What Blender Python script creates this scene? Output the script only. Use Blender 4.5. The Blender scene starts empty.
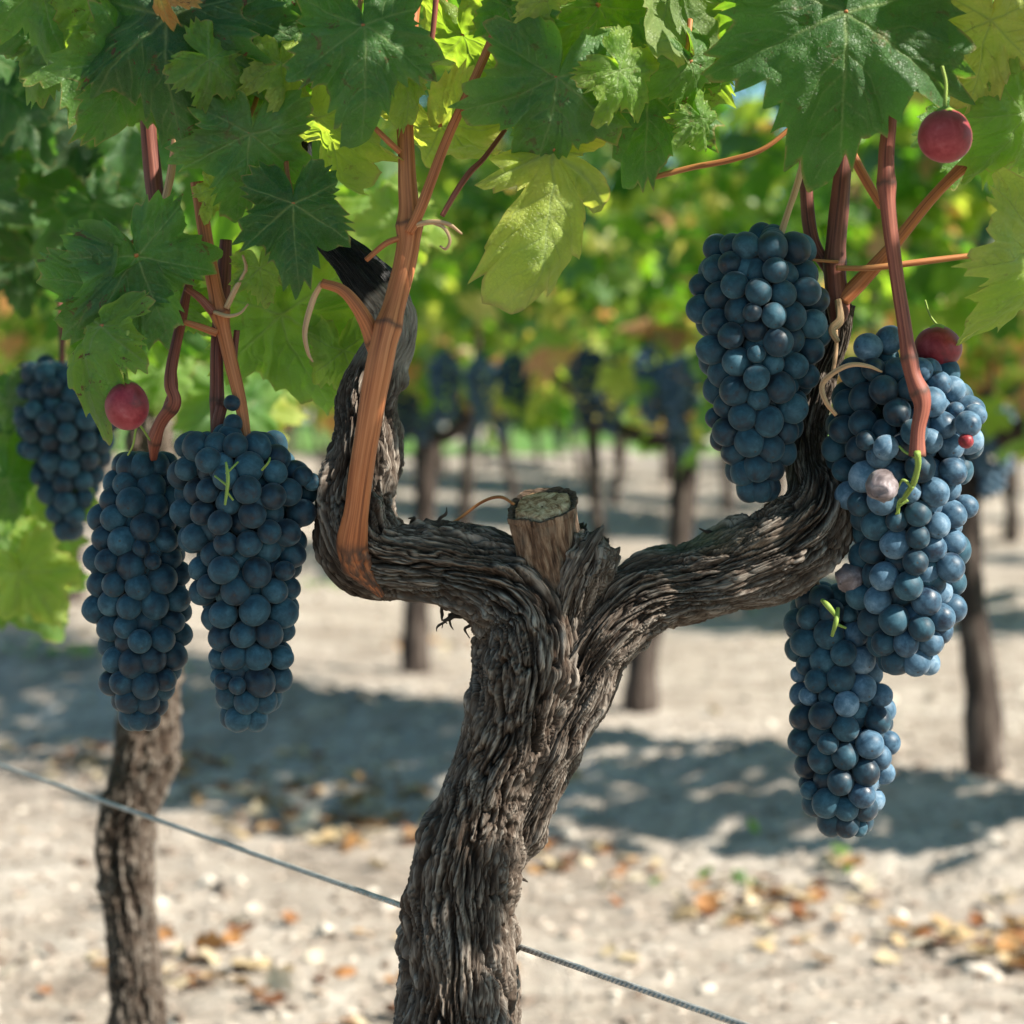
import bpy, math, random
import numpy as np
from mathutils import Vector, Matrix

random.seed(7)
RNG = np.random.default_rng(11)
R = math.radians
SC = bpy.context.scene
COL = SC.collection

# ------------------------------------------------------------------ camera
CAM_H = 0.69            # eye height, metres
LENS = 85.0
F = LENS / 36.0 * 1024  # focal length in picture pixels
YH = 400                # picture row of the horizon
D0 = 1.22               # distance of the near vine
cam = bpy.data.cameras.new('camera')
cam.lens = LENS
cam.sensor_width = 36
cam.shift_y = -(512 - YH) / 1024.0
cam.clip_start = 0.05
cam.clip_end = 500
cam.dof.use_dof = True
cam.dof.focus_distance = D0 - 0.015
cam.dof.aperture_fstop = 9.5
cam.dof.aperture_blades = 0
co = bpy.data.objects.new('camera', cam)
co.location = (0, 0, CAM_H)
co.rotation_euler = (R(90), 0, 0)
COL.objects.link(co)
SC.camera = co

# ------------------------------------------------------------------ light
SUN_DIR = Vector((0.74, -0.34, 0.72)).normalized()      # towards the sun
elev = math.asin(SUN_DIR.z)
azim = math.atan2(SUN_DIR.x, SUN_DIR.y)
w = bpy.data.worlds.new('World')
SC.world = w
w.use_nodes = True
nt = w.node_tree
sky = nt.nodes.new('ShaderNodeTexSky')
sky.sky_type = 'NISHITA'
sky.sun_disc = False
sky.sun_elevation = elev
sky.sun_rotation = azim
sky.altitude = 200
bg = nt.nodes['Background']
bg.inputs['Strength'].default_value = 0.07
tn = nt.nodes.new('ShaderNodeMix'); tn.data_type = 'RGBA'; tn.blend_type = 'MULTIPLY'
tn.inputs[0].default_value = 1.0; tn.inputs[7].default_value = (0.70, 1.0, 1.0, 1)
nt.links.new(sky.outputs['Color'], tn.inputs[6])
nt.links.new(tn.outputs[2], bg.inputs['Color'])
sl = bpy.data.lights.new('sun', 'SUN')
sl.energy = 5.0
sl.angle = R(0.55)
sl.color = (1.0, 0.92, 0.80)
so = bpy.data.objects.new('sun', sl)
so.rotation_euler = SUN_DIR.to_track_quat('Z', 'Y').to_euler()
COL.objects.link(so)
SC.view_settings.view_transform = 'Standard'
SC.view_settings.look = 'None'
SC.view_settings.exposure = 1.3
SC.view_settings.gamma = 1.0
SC.cycles.max_bounces = 7
SC.cycles.transmission_bounces = 4
SC.cycles.transparent_max_bounces = 4
SC.cycles.use_denoising = True
SC.cycles.sample_clamp_indirect = 6

# ------------------------------------------------------------------ helpers
def P(px, py, D=D0):
    return np.array([(px - 512) / F * D, D, CAM_H - (py - YH) / F * D])

def RR(px, D=D0):
    return px * D / F

_perm = np.random.default_rng(3).permutation(256).astype(np.int64)
_perm = np.concatenate([_perm, _perm, _perm])
_g = np.random.default_rng(4).normal(size=(256, 3))
_g /= np.linalg.norm(_g, axis=1)[:, None]

def pn(p):
    """gradient noise, p is (N,3)"""
    p = np.asarray(p, dtype=np.float64)
    i = np.floor(p).astype(np.int64)
    f = p - i
    i &= 255
    u = f * f * f * (f * (f * 6 - 15) + 10)
    r = 0
    for dx in (0, 1):
        wx = u[:, 0] if dx else 1 - u[:, 0]
        for dy in (0, 1):
            wy = u[:, 1] if dy else 1 - u[:, 1]
            for dz in (0, 1):
                wz = u[:, 2] if dz else 1 - u[:, 2]
                h = _perm[_perm[_perm[(i[:, 0] + dx) & 255] + ((i[:, 1] + dy) & 255)] + ((i[:, 2] + dz) & 255)]
                d = f - np.array([dx, dy, dz])
                r = r + wx * wy * wz * np.einsum('ij,ij->i', d, _g[h])
    return r * 1.6

def make_mesh(name, V, faces, k=None, smooth=True, mats=(), attrs=None, mat_idx=None):
    """V (N,3); faces: (M,k) array or list of arrays/lists"""
    me = bpy.data.meshes.new(name)
    V = np.asarray(V, dtype=np.float32)
    if isinstance(faces, np.ndarray):
        groups = [faces]
    else:
        groups = [np.asarray(f) for f in faces]
    tot = [np.full(len(g), g.shape[1], dtype=np.int32) for g in groups if len(g)]
    idx = [g.ravel().astype(np.int32) for g in groups if len(g)]
    tot = np.concatenate(tot); idx = np.concatenate(idx)
    me.vertices.add(len(V)); me.vertices.foreach_set('co', V.ravel())
    me.loops.add(len(idx)); me.loops.foreach_set('vertex_index', idx)
    st = np.concatenate([[0], np.cumsum(tot)[:-1]]).astype(np.int32)
    me.polygons.add(len(tot)); me.polygons.foreach_set('loop_start', st)
    me.polygons.foreach_set('loop_total', tot)
    if mat_idx is not None:
        me.polygons.foreach_set('material_index', np.asarray(mat_idx, dtype=np.int32))
    me.update(calc_edges=True)
    me.polygons.foreach_set('use_smooth', np.full(len(tot), smooth, dtype=bool))
    for m in mats:
        me.materials.append(m)
    for an, av in (attrs or {}).items():
        av = np.asarray(av, dtype=np.float32)
        if av.ndim == 1:
            a = me.attributes.new(an, 'FLOAT', 'POINT'); a.data.foreach_set('value', av)
        else:
            a = me.attributes.new(an, 'FLOAT_VECTOR', 'POINT'); a.data.foreach_set('vector', av.ravel())
    me.validate()
    return me

def link(name, me, parent=None, **props):
    o = bpy.data.objects.new(name, me)
    COL.objects.link(o)
    if parent is not None:
        o.parent = parent
        o.matrix_parent_inverse = parent.matrix_basis.inverted()
    for k, v in props.items():
        o[k] = v
    return o

def empty(name, loc, label, cat, group=None):
    o = bpy.data.objects.new(name, None)
    o.location = loc
    o.empty_display_size = 0.05
    COL.objects.link(o)
    o['label'] = label
    o['category'] = cat
    if group:
        o['group'] = group
    return o

def tag(o, label, cat, group=None):
    o['label'] = label; o['category'] = cat
    if group: o['group'] = group
    return o

def grid_faces(nr, ns, wrap=True):
    a = np.arange(nr - 1)[:, None] * ns
    j = np.arange(ns if wrap else ns - 1)[None, :]
    j2 = (j + 1) % ns
    return np.stack([a + j, a + j2, a + ns + j2, a + ns + j], axis=-1).reshape(-1, 4)

def spline(pts, n):
    """Catmull-Rom through pts (K,m), resampled to n points uniform in xyz length"""
    pts = np.asarray(pts, dtype=float)
    K = len(pts)
    if K == 2:
        t = np.linspace(0, 1, n)[:, None]
        return pts[0] * (1 - t) + pts[1] * t
    Q = np.vstack([2 * pts[0] - pts[1], pts, 2 * pts[-1] - pts[-2]])
    out = []
    for i in range(K - 1):
        p0, p1, p2, p3 = Q[i:i + 4]
        t = np.linspace(0, 1, 40, endpoint=False)[:, None]
        out.append(0.5 * (2 * p1 + (p2 - p0) * t + (2 * p0 - 5 * p1 + 4 * p2 - p3) * t ** 2 + (3 * p1 - p0 - 3 * p2 + p3) * t ** 3))
    out.append(pts[-1][None])
    out = np.vstack(out)
    s = np.concatenate([[0], np.cumsum(np.linalg.norm(np.diff(out[:, :3], axis=0), axis=1))])
    q = np.linspace(0, s[-1], n)
    return np.stack([np.interp(q, s, out[:, c]) for c in range(out.shape[1])], axis=1)

def frames(C):
    T = np.gradient(C, axis=0)
    T /= np.linalg.norm(T, axis=1)[:, None]
    N = np.zeros_like(T)
    a = np.array([0, -1.0, 0]) if abs(T[0][1]) < 0.9 else np.array([1.0, 0, 0])
    n = a - T[0] * a.dot(T[0]); n /= np.linalg.norm(n); N[0] = n
    for i in range(1, len(C)):
        n = N[i - 1] - T[i] * N[i - 1].dot(T[i])
        N[i] = n / np.linalg.norm(n)
    B = np.cross(T, N)
    return T, N, B

def tube(pts, nr, ns, disp=None, cap=True):
    """pts rows: x y z r ; returns V, faces, coords q (cos,sin,s), d"""
    S = spline(pts, nr)
    C = S[:, :3]; rad = S[:, 3]
    T, N, B = frames(C)
    s = np.concatenate([[0], np.cumsum(np.linalg.norm(np.diff(C, axis=0), axis=1))])
    th = np.linspace(0, 2 * math.pi, ns, endpoint=False)
    TH, SS = np.meshgrid(th, s)
    RD = np.repeat(rad[:, None], ns, 1)
    d = np.zeros_like(TH)
    if disp is not None:
        d = disp(TH, SS, RD)
    rr = RD + d
    V = C[:, None, :] + rr[..., None] * (np.cos(TH)[..., None] * N[:, None, :] + np.sin(TH)[..., None] * B[:, None, :])
    V = V.reshape(-1, 3)
    Fq = grid_faces(nr, ns)
    tri = []
    q = np.stack([np.cos(TH), np.sin(TH), SS], -1).reshape(-1, 3)
    dd = d.ravel()
    if cap:
        V = np.vstack([V, C[0], C[-1] + T[-1] * rad[-1] * 0.25])
        a = len(V) - 2; b = len(V) - 1
        j = np.arange(ns); j2 = (j + 1) % ns
        tri.append(np.stack([np.full(ns, a), j2, j], 1))
        o = (nr - 1) * ns
        tri.append(np.stack([np.full(ns, b), o + j, o + j2], 1))
        q = np.vstack([q, [[0, 0, 0], [0, 0, s[-1]]]])
        dd = np.concatenate([dd, [0, 0]])
    return V, Fq, (np.vstack(tri) if tri else np.zeros((0, 3), int)), q, dd

# ------------------------------------------------------------------ node helpers
class NB:
    def __init__(self, name):
        self.m = bpy.data.materials.new(name)
        self.m.use_nodes = True
        self.t = self.m.node_tree
        self.t.nodes.clear()
        self.out = self.n('ShaderNodeOutputMaterial')
    def n(self, typ, **kw):
        nd = self.t.nodes.new(typ)
        for k, v in kw.items():
            if k.startswith('i_'):
                nd.inputs[k[2:].replace('_', ' ')].default_value = v
            else:
                setattr(nd, k, v)
        return nd
    def l(self, a, b):
        self.t.links.new(a, b)
    def attr(self, name, typ='GEOMETRY'):
        return self.n('ShaderNodeAttribute', attribute_name=name, attribute_type=typ)
    def noise(self, vec, scale, detail=4, rough=0.55, dist=0.0):
        x = self.n('ShaderNodeTexNoise')
        x.inputs['Scale'].default_value = scale
        x.inputs['Detail'].default_value = detail
        x.inputs['Roughness'].default_value = rough
        x.inputs['Distortion'].default_value = dist
        if vec is not None: self.l(vec, x.inputs['Vector'])
        return x.outputs['Fac']
    def ramp(self, fac, stops, interp='LINEAR'):
        x = self.n('ShaderNodeValToRGB')
        cr = x.color_ramp; cr.interpolation = interp
        while len(cr.elements) < len(stops): cr.elements.new(0.5)
        for e, (p, c) in zip(cr.elements, stops):
            e.position = p
            e.color = (c, c, c, 1) if isinstance(c, (int, float)) else (c[0], c[1], c[2], 1)
        self.l(fac, x.inputs['Fac'])
        return x.outputs['Color']
    def mix(self, fac, a, b, mode='MIX'):
        x = self.n('ShaderNodeMix', data_type='RGBA', blend_type=mode)
        for inp, v in ((x.inputs[0], fac), (x.inputs[6], a), (x.inputs[7], b)):
            if hasattr(v, 'links'): self.l(v, inp)
            elif isinstance(v, (int, float)): inp.default_value = v
            else: inp.default_value = (v[0], v[1], v[2], 1)
        return x.outputs[2]
    def math(self, op, a, b=0.0, c=None, clamp=False):
        x = self.n('ShaderNodeMath', operation=op, use_clamp=clamp)
        for i, v in enumerate([a, b] + ([c] if c is not None else [])):
            if hasattr(v, 'links'): self.l(v, x.inputs[i])
            else: x.inputs[i].default_value = v
        return x.outputs[0]
    def vmul(self, vec, s):
        x = self.n('ShaderNodeVectorMath', operation='MULTIPLY')
        self.l(vec, x.inputs[0]); x.inputs[1].default_value = s
        return x.outputs[0]
    def bump(self, h, strength, dist, nrm=None):
        x = self.n('ShaderNodeBump')
        x.inputs['Strength'].default_value = strength
        x.inputs['Distance'].default_value = dist
        self.l(h, x.inputs['Height'])
        if nrm is not None: self.l(nrm, x.inputs['Normal'])
        return x.outputs['Normal']
    def principled(self, color, rough=0.6, spec=0.5, nrm=None, **kw):
        p = self.n('ShaderNodeBsdfPrincipled')
        for inp, v in ((p.inputs['Base Color'], color), (p.inputs['Roughness'], rough), (p.inputs['Specular IOR Level'], spec)):
            if hasattr(v, 'links'): self.l(v, inp)
            elif isinstance(v, (int, float)): inp.default_value = v
            else: inp.default_value = (v[0], v[1], v[2], 1)
        if nrm is not None: self.l(nrm, p.inputs['Normal'])
        for k, v in kw.items():
            p.inputs[k.replace('_', ' ')].default_value = v
        return p
    def done(self, shader):
        self.l(shader.outputs[0] if hasattr(shader, 'outputs') else shader, self.out.inputs['Surface'])
        return self.m
    def objco(self):
        return self.n('ShaderNodeTexCoord').outputs['Object']

M = {}
# old vine bark: furrowed, fibrous, brown with weathered grey ridges
b = NB('vine_bark')
q = b.attr('bq').outputs['Vector']; h = b.attr('bh').outputs['Fac']; sm = b.attr('bsm').outputs['Fac']; gn = b.attr('bgreen').outputs['Fac']
fib = b.noise(b.vmul(q, (0.027 * 900, 0.027 * 900, 70)), 1.0, 5, 0.6, 0.4)
fib2 = b.noise(b.vmul(q, (0.027 * 260, 0.027 * 260, 26)), 1.0, 4, 0.6, 0.6)
pat = b.noise(b.vmul(q, (1.2, 1.2, 22)), 1.0, 4, 0.6)
hh = b.math('ADD', b.math('MULTIPLY', h, 0.60), b.math('MULTIPLY', fib, 0.55))  # darker in the furrows: dark bark plus some painted crevice shade
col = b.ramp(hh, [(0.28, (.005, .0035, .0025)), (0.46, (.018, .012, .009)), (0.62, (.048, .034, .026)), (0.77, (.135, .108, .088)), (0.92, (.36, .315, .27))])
col = b.mix(b.ramp(fib2, [(.42, 0), (.62, .6)]), col, (.050, .028, .016))
col = b.mix(b.ramp(pat, [(.52, 0), (.7, .35)]), col, (.13, .105, .085))
blk = b.ramp(b.noise(b.vmul(q, (0.027 * 320, 0.027 * 320, 120)), 1.0, 5, .65), [(.35, (.004, .005, .006)), (.6, (.018, .019, .021)), (.75, (.07, .07, .068))])
gry = b.ramp(b.noise(b.vmul(q, (0.027 * 300, 0.027 * 300, 90)), 1.0, 5, .6), [(.3, (.12, .10, .085)), (.5, (.30, .27, .235)), (.7, (.44, .41, .37))])
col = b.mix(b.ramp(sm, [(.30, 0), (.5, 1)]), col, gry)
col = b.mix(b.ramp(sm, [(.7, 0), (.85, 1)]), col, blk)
col = b.mix(b.math('MULTIPLY', gn, b.ramp(pat, [(.35, .2), (.6, .8)])), col, (.10, .13, .055))
hb = b.math('ADD', b.math('MULTIPLY', fib, 1.0), b.math('MULTIPLY', fib2, 1.2))
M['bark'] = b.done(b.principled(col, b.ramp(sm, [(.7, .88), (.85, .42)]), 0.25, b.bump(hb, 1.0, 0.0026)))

# cane: lignified young shoot, reddish brown with fine grooves
def cane_mat(name, dark, mid, light, spec=0.4):
    b = NB(name)
    q = b.attr('bq').outputs['Vector']
    nd = b.attr('bh').outputs['Fac']
    f1 = b.noise(b.vmul(q, (5, 5, 12)), 1.0, 4, .55, .2)
    f2 = b.noise(b.vmul(q, (9, 9, 60)), 1.0, 5, .65)
    f3 = b.noise(b.vmul(q, (1.2, 1.2, 26)), 1.0, 3, .5)
    c = b.ramp(f1, [(.33, dark), (.5, mid), (.68, light)])
    c = b.mix(b.ramp(f2, [(.56, 0), (.72, .55)]), c, dark)
    c = b.mix(b.ramp(f3, [(.45, 0), (.7, .5)]), c, light)
    c = b.mix(b.math('MULTIPLY', nd, 1.0, clamp=True), c, (.05, .025, .016))
    hgt = b.math('ADD', f1, b.math('MULTIPLY', f2, .7))
    return b.done(b.principled(c, 0.6, spec, b.bump(hgt, 0.4, 0.0004)))
M['cane'] = cane_mat('cane_bark', (.19, .052, .016), (.40, .125, .042), (.52, .20, .08))
M['cane_red'] = cane_mat('cane_red', (.085, .018, .012), (.20, .050, .032), (.31, .105, .062))
M['cane_dark'] = cane_mat('cane_dark', (.05, .014, .010), (.13, .034, .022), (.26, .09, .06))
M['petiole'] = cane_mat('petiole', (.20, .055, .022), (.36, .13, .04), (.42, .22, .07))
M['tendril'] = cane_mat('tendril', (.33, .17, .08), (.50, .30, .16), (.62, .44, .27))
M['green_stem'] = cane_mat('green_stem', (.10, .16, .02), (.20, .30, .05), (.32, .42, .09))

# leaves
def leaf_mat(name, hero=True):
    b = NB(name)
    ti = b.attr('tint').outputs['Fac']
    ve = b.attr('vein').outputs['Fac']
    rim = b.attr('rim').outputs['Fac']
    oc = b.attr('lp').outputs['Vector'] if hero else b.objco()
    geo = b.n('ShaderNodeNewGeometry')
    n1 = b.noise(oc, 35 if hero else 14, 4, .6)
    tt = b.math('ADD', ti, b.math('MULTIPLY', b.math('SUBTRACT', n1, .5), .35))
    refl = b.ramp(tt, [(0.0, (.022, .072, .026)), (.25, (.070, .168, .046)), (.5, (.145, .26, .042)), (.75, (.33, .40, .075)), (.9, (.52, .48, .12)), (1.0, (.46, .24, .08))] if hero else [(0.0, (.030, .085, .016)), (.25, (.08, .19, .022)), (.5, (.18, .30, .035)), (.75, (.38, .42, .06)), (.9, (.58, .46, .12)), (1.0, (.62, .30, .12))])
    trans = b.ramp(tt, [(0.0, (.05, .20, .012)), (.25, (.16, .42, .02)), (.5, (.38, .66, .03)), (.75, (.70, .80, .08)), (.9, (.88, .78, .16)), (1.0, (.75, .36, .10))])
    if hero:
        vor = b.n('ShaderNodeTexVoronoi', feature='DISTANCE_TO_EDGE')
        vor.inputs['Scale'].default_value = 520
        dv_ = b.n('ShaderNodeTexNoise'); dv_.inputs['Scale'].default_value = 160; b.l(oc, dv_.inputs['Vector'])
        sc_ = b.n('ShaderNodeVectorMath', operation='SCALE'); b.l(dv_.outputs['Color'], sc_.inputs[0]); sc_.inputs['Scale'].default_value = .004
        ad_ = b.n('ShaderNodeVectorMath', operation='ADD'); b.l(oc, ad_.inputs[0]); b.l(sc_.outputs[0], ad_.inputs[1])
        b.l(ad_.outputs[0], vor.inputs['Vector'])
        ret = b.ramp(vor.outputs['Distance'], [(0.0, 1), (.10, 0)])
        vv = b.math('MAXIMUM', ve, b.math('MULTIPLY', ret, .26))
        refl = b.mix(b.math('MULTIPLY', vv, .62), refl, (.30, .40, .16))
        trans = b.mix(b.math('MULTIPLY', vv, .5), trans, (.20, .28, .06))
        # dry brown margin and rust spots
        n2 = b.noise(oc, 60, 3, .6)
        ed = b.math('MULTIPLY', b.ramp(rim, [(.955, 0), (1.0, 1)]), b.ramp(n2, [(.47, 0), (.58, 1)]))
        refl = b.mix(b.math('MULTIPLY', ed, .85), refl, (.38, .29, .10))
        trans = b.mix(b.math('MULTIPLY', ed, .8), trans, (.45, .33, .09))
        dm = b.attr('dry').outputs['Fac']
        n3 = b.noise(oc, 95, 5, .75, .6)
        sp = b.math('MULTIPLY', b.ramp(n3, [(.60, 0), (.64, 1)]), dm, clamp=True)
        refl = b.mix(sp, refl, (.19, .075, .035))
        trans = b.mix(sp, trans, (.10, .03, .01))
        # pale grey sheen painted into the leaf colour in patches
        n4 = b.noise(oc, 24, 5, .6)
        refl = b.mix(b.ramp(n4, [(.42, 0), (.70, .26)]), refl, (.19, .24, .21))
    back = b.mix(.45, refl, (.20, .25, .17))
    rcol = b.mix(geo.outputs['Backfacing'], refl, back)
    if hero:
        hb = b.math('ADD', b.math('ADD', b.math('MULTIPLY', ret, -0.45), b.noise(oc, 300, 3, .6)), b.math('MULTIPLY', b.noise(oc, 75, 3, .6), 2.2))
        nrm = b.bump(hb, .75, 0.0011)
    else:
        nrm = None
    p = b.principled(rcol, .46 if hero else .34, .42 if hero else .6, nrm)
    t = b.n('ShaderNodeBsdfTranslucent'); b.l(trans, t.inputs['Color'])
    mx = b.n('ShaderNodeMixShader'); mx.inputs[0].default_value = .50 if hero else .55
    b.l(p.outputs[0], mx.inputs[1]); b.l(t.outputs[0], mx.inputs[2])
    return b.done(mx)
M['leaf'] = leaf_mat('vine_leaf', True)
M['bgleaf'] = leaf_mat('foliage_leaf', False)

# berries
def berry_mat(name, dark, mid, bloom, hi, spot=True):
    b = NB(name)
    oi = b.n('ShaderNodeObjectInfo').outputs['Random']
    tc = b.objco()
    add = b.n('ShaderNodeVectorMath', operation='ADD'); b.l(tc, add.inputs[0])
    cmb = b.n('ShaderNodeCombineXYZ'); b.l(b.math('MULTIPLY', oi, 3.0), cmb.inputs[0]); b.l(b.math('MULTIPLY', oi, 7.0), cmb.inputs[1])
    b.l(cmb.outputs[0], add.inputs[1])
    v = add.outputs[0]
    n1 = b.noise(v, 95, 5, .62, .5)
    n2 = b.noise(v, 420, 4, .7)
    n0 = b.noise(v, 38, 2, .5)
    f = b.math('ADD', b.math('ADD', b.math('MULTIPLY', n1, .62), b.math('MULTIPLY', n2, .20)), b.math('MULTIPLY', n0, .22))
    f = b.math('ADD', f, b.math('MULTIPLY', b.math('SUBTRACT', oi, .5), .17))
    c = b.ramp(f, [(.33, dark), (.45, mid), (.58, bloom), (.76, hi)])
    sc = b.attr('scar').outputs['Fac']
    c = b.mix(b.ramp(sc, [(.2, 0), (.8, .85)]), c, (.035, .025, .02))
    ro = b.ramp(f, [(.3, .28), (.55, .62)])
    b2 = b.bump(n2, .10, .0004)
    return b.done(b.principled(c, ro, .35, b2, Sheen_Weight=.12, Sheen_Roughness=.5))
M['berry'] = berry_mat('grape_skin', (.003, .006, .013), (.0045, .021, .038), (.010, .052, .082), (.042, .118, .165))
M['berry_pale'] = berry_mat('grape_skin_sunlit', (.006, .016, .036), (.023, .064, .110), (.066, .138, .212), (.22, .31, .40))  # lit copy of the grape skin: sunlight put into a paler bloom
M['berry_red'] = berry_mat('unripe_skin', (.10, .006, .010), (.22, .014, .022), (.30, .045, .055), (.42, .17, .17))
M['berry_dry'] = berry_mat('shrivelled_skin', (.04, .028, .03), (.085, .062, .064), (.16, .125, .13), (.42, .37, .40))

b = NB('cut_wood')
oc = b.objco()
n1 = b.noise(oc, 220, 5, .7, 1.0)
c = b.ramp(n1, [(.32, (.08, .04, .02)), (.44, (.30, .17, .09)), (.56, (.52, .34, .20)), (.72, (.70, .53, .36))])
M['cutwood'] = b.done(b.principled(c, .85, .15, b.bump(n1, .6, .0006)))
b = NB('stub_bark')
q = b.attr('bq').outputs['Vector']
n1 = b.noise(b.vmul(q, (6, 6, 60)), 1, 5, .65, .3); n2 = b.noise(b.vmul(q, (1.5, 1.5, 70)), 1, 4, .6)
c = b.ramp(n1, [(.34, (.035, .020, .013)), (.48, (.14, .085, .055)), (.66, (.33, .24, .17))])
c = b.mix(b.ramp(n2, [(.45, 0), (.7, .7)]), c, (.17, .14, .11))
M['stub'] = b.done(b.principled(c, .85, .2, b.bump(n1, 1.0, .003)))

b = NB('wire')
q = b.attr('bq').outputs['Vector']
tw = b.math('SINE', b.math('ADD', b.math('MULTIPLY', b.n('ShaderNodeSeparateXYZ').outputs[0], 0), 0))
sx = b.n('ShaderNodeSeparateXYZ'); b.l(q, sx.inputs[0])
an = b.math('ARCTAN2', sx.outputs[1], sx.outputs[0])
tw = b.math('SINE', b.math('ADD', b.math('MULTIPLY', an, 3), b.math('MULTIPLY', sx.outputs[2], 1700)))
nz = b.noise(b.vmul(q, (2, 2, 120)), 1, 4, .6)
c = b.ramp(nz, [(.35, (.26, .25, .23)), (.6, (.50, .51, .50))])
M['wire'] = b.done(b.principled(c, .5, .5, b.bump(tw, .8, .0008), Metallic=.3))

# ground: pale dry calcareous soil with straw and crumbs
b = NB('dry_soil')
geo = b.n('ShaderNodeNewGeometry').outputs['Position']
n1 = b.noise(geo, 1.6, 6, .6); n2 = b.noise(geo, 11, 6, .65); n3 = b.noise(geo, 55, 5, .7)
st = b.noise(b.vmul(geo, (8, 45, 1)), 1.0, 5, .7, 1.2)
f = b.math('ADD', b.math('MULTIPLY', n1, .35), b.math('ADD', b.math('MULTIPLY', n2, .35), b.math('MULTIPLY', n3, .3)))
c = b.ramp(f, [(.34, (.12, .09, .07)), (.44, (.27, .225, .185)), (.54, (.44, .385, .33)), (.66, (.64, .585, .52))])
c = b.mix(b.ramp(st, [(.55, 0), (.66, .6)]), c, (.50, .45, .37))
c = b.mix(b.ramp(st, [(.30, .5), (.42, 0)]), c, (.20, .15, .11))
M['soil'] = b.done(b.principled(c, .95, .15, b.bump(b.math('ADD', n2, b.math('MULTIPLY', n3, .6)), .9, .03)))

b = NB('meadow')
geo = b.n('ShaderNodeNewGeometry').outputs['Position']
n1 = b.noise(geo, .8, 5, .6)
c = b.ramp(n1, [(.35, (.05, .13, .03)), (.6, (.13, .24, .05)), (.75, (.26, .28, .10))])
M['grass'] = b.done(b.principled(c, .9, .2))

b = NB('fallen_leaf')
ti = b.attr('tint').outputs['Fac']
c = b.ramp(ti, [(0, (.09, .04, .022)), (.3, (.24, .095, .035)), (.5, (.36, .19, .07)), (.7, (.42, .33, .19)), (1, (.58, .51, .40))])
p = b.principled(c, .7, .3)
t = b.n('ShaderNodeBsdfTranslucent'); b.l(c, t.inputs['Color'])
mx = b.n('ShaderNodeMixShader'); mx.inputs[0].default_value = .2
b.l(p.outputs[0], mx.inputs[1]); b.l(t.outputs[0], mx.inputs[2])
M['fallen'] = b.done(mx)
b = NB('stone')
ti = b.attr('tint').outputs['Fac']
c = b.ramp(ti, [(0, (.11, .08, .06)), (.5, (.36, .30, .25)), (.8, (.46, .40, .34)), (1, (.60, .55, .48))])
M['stone'] = b.done(b.principled(c, .9, .2))
b = NB('background_bark')
oc = b.objco()
n1 = b.noise(b.vmul(oc, (60, 60, 9)), 1, 5, .6, .5)
c = b.ramp(n1, [(.35, (.018, .013, .011)), (.55, (.06, .045, .038)), (.75, (.17, .145, .125))])
M['bgbark'] = b.done(b.principled(c, .9, .2, b.bump(n1, .8, .006)))
b = NB('tree_leaf')
n1 = b.noise(b.objco(), 1.5, 3, .6)
c = b.ramp(n1, [(.3, (.03, .07, .02)), (.7, (.09, .15, .03))])
M['treeleaf'] = b.done(b.principled(c, .7, .2))

# ------------------------------------------------------------------ ground
NROW = np.array([0.85, 0.53]) / np.hypot(.85, .53)     # across the rows
DROW = np.array([-0.53, 0.85]) / np.hypot(.85, .53)    # along the rows
CS = 0.65; SP = 2.4
def ground_z(X, Y, detail=True):
    X = np.asarray(X, float); Y = np.asarray(Y, float)
    dd = X * .73 + Y * .68 - 3.06             # distance to the raised furrow between the rows
    k_ = np.round(dd / 3.2); dd = dd - k_ * 3.2
    z = 0.095 * np.exp(-(dd / .27) ** 2)
    near = np.exp(-(np.maximum(Y - 14, 0) / 8) ** 2)
    if detail:
        p = np.stack([X.ravel(), Y.ravel(), np.zeros(X.size)], 1)
        rough = .45 + 1.6 * np.exp(-(dd / .34) ** 2).ravel()
        z = z + ((pn(p * 1.3) * .014 + (pn(p * 6 + 9) * .012 + pn(p * 17 + 5) * .009 + pn(p * 42) * .006) * rough).reshape(X.shape)) * near
    return z
ys = np.concatenate([np.linspace(-6, 1.2, 16, endpoint=False), 1.2 * (20 / 1.2) ** np.linspace(0, 1, 620), np.geomspace(21, 400, 30)])
xs = np.concatenate([-np.geomspace(3, 300, 24)[::-1], np.linspace(-2.9, 2.9, 420), np.geomspace(3, 300, 24)])
XX, YY = np.meshgrid(xs, ys)
V = np.stack([XX, YY, ground_z(XX, YY)], -1).reshape(-1, 3)
g = link('ground', make_mesh('ground', V, grid_faces(len(ys), len(xs), False), mats=[M['soil']]), kind='structure')

# green strip beyond the last rows
V = []
gx = np.linspace(-60, 60, 40); gy = np.linspace(30, 95, 20)
GX, GY = np.meshgrid(gx, gy)
V = np.stack([GX, GY, .03 + .03 * pn(np.stack([GX.ravel(), GY.ravel(), 0 * GX.ravel()], 1) * .4).reshape(GX.shape)], -1).reshape(-1, 3)
link('grass_field', make_mesh('grass_field', V, grid_faces(20, 40, False), mats=[M['grass']]), kind='structure')

# ------------------------------------------------------------------ simple leaf for masses
def lobe_radius(th, deep=1.0, wid=1.0):
    """grape leaf outline, th measured from the tip direction"""
    a = np.abs((th + math.pi) % (2 * math.pi) - math.pi)
    A = np.radians([0, 10, 22, 33, 42, 52, 62, 74, 86, 98, 110, 122, 136, 150, 163, 173, 180])
    r = np.array([1, .93, .76, .62, .66, .84, .90, .80, .62, .60, .72, .76, .70, .62, .48, .24, .10])
    sin_ = np.array([0, 0, 0, 1, .6, 0, 0, 0, 1, .8, 0, 0, 0, 0, 0, 0, 0])
    r = r - sin_ * .12 * (deep - 1) * 3
    r = r * (1 + (wid - 1) * np.sin(np.clip(A, 0, math.pi)) ** 2)
    return np.interp(a, A, r)

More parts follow.
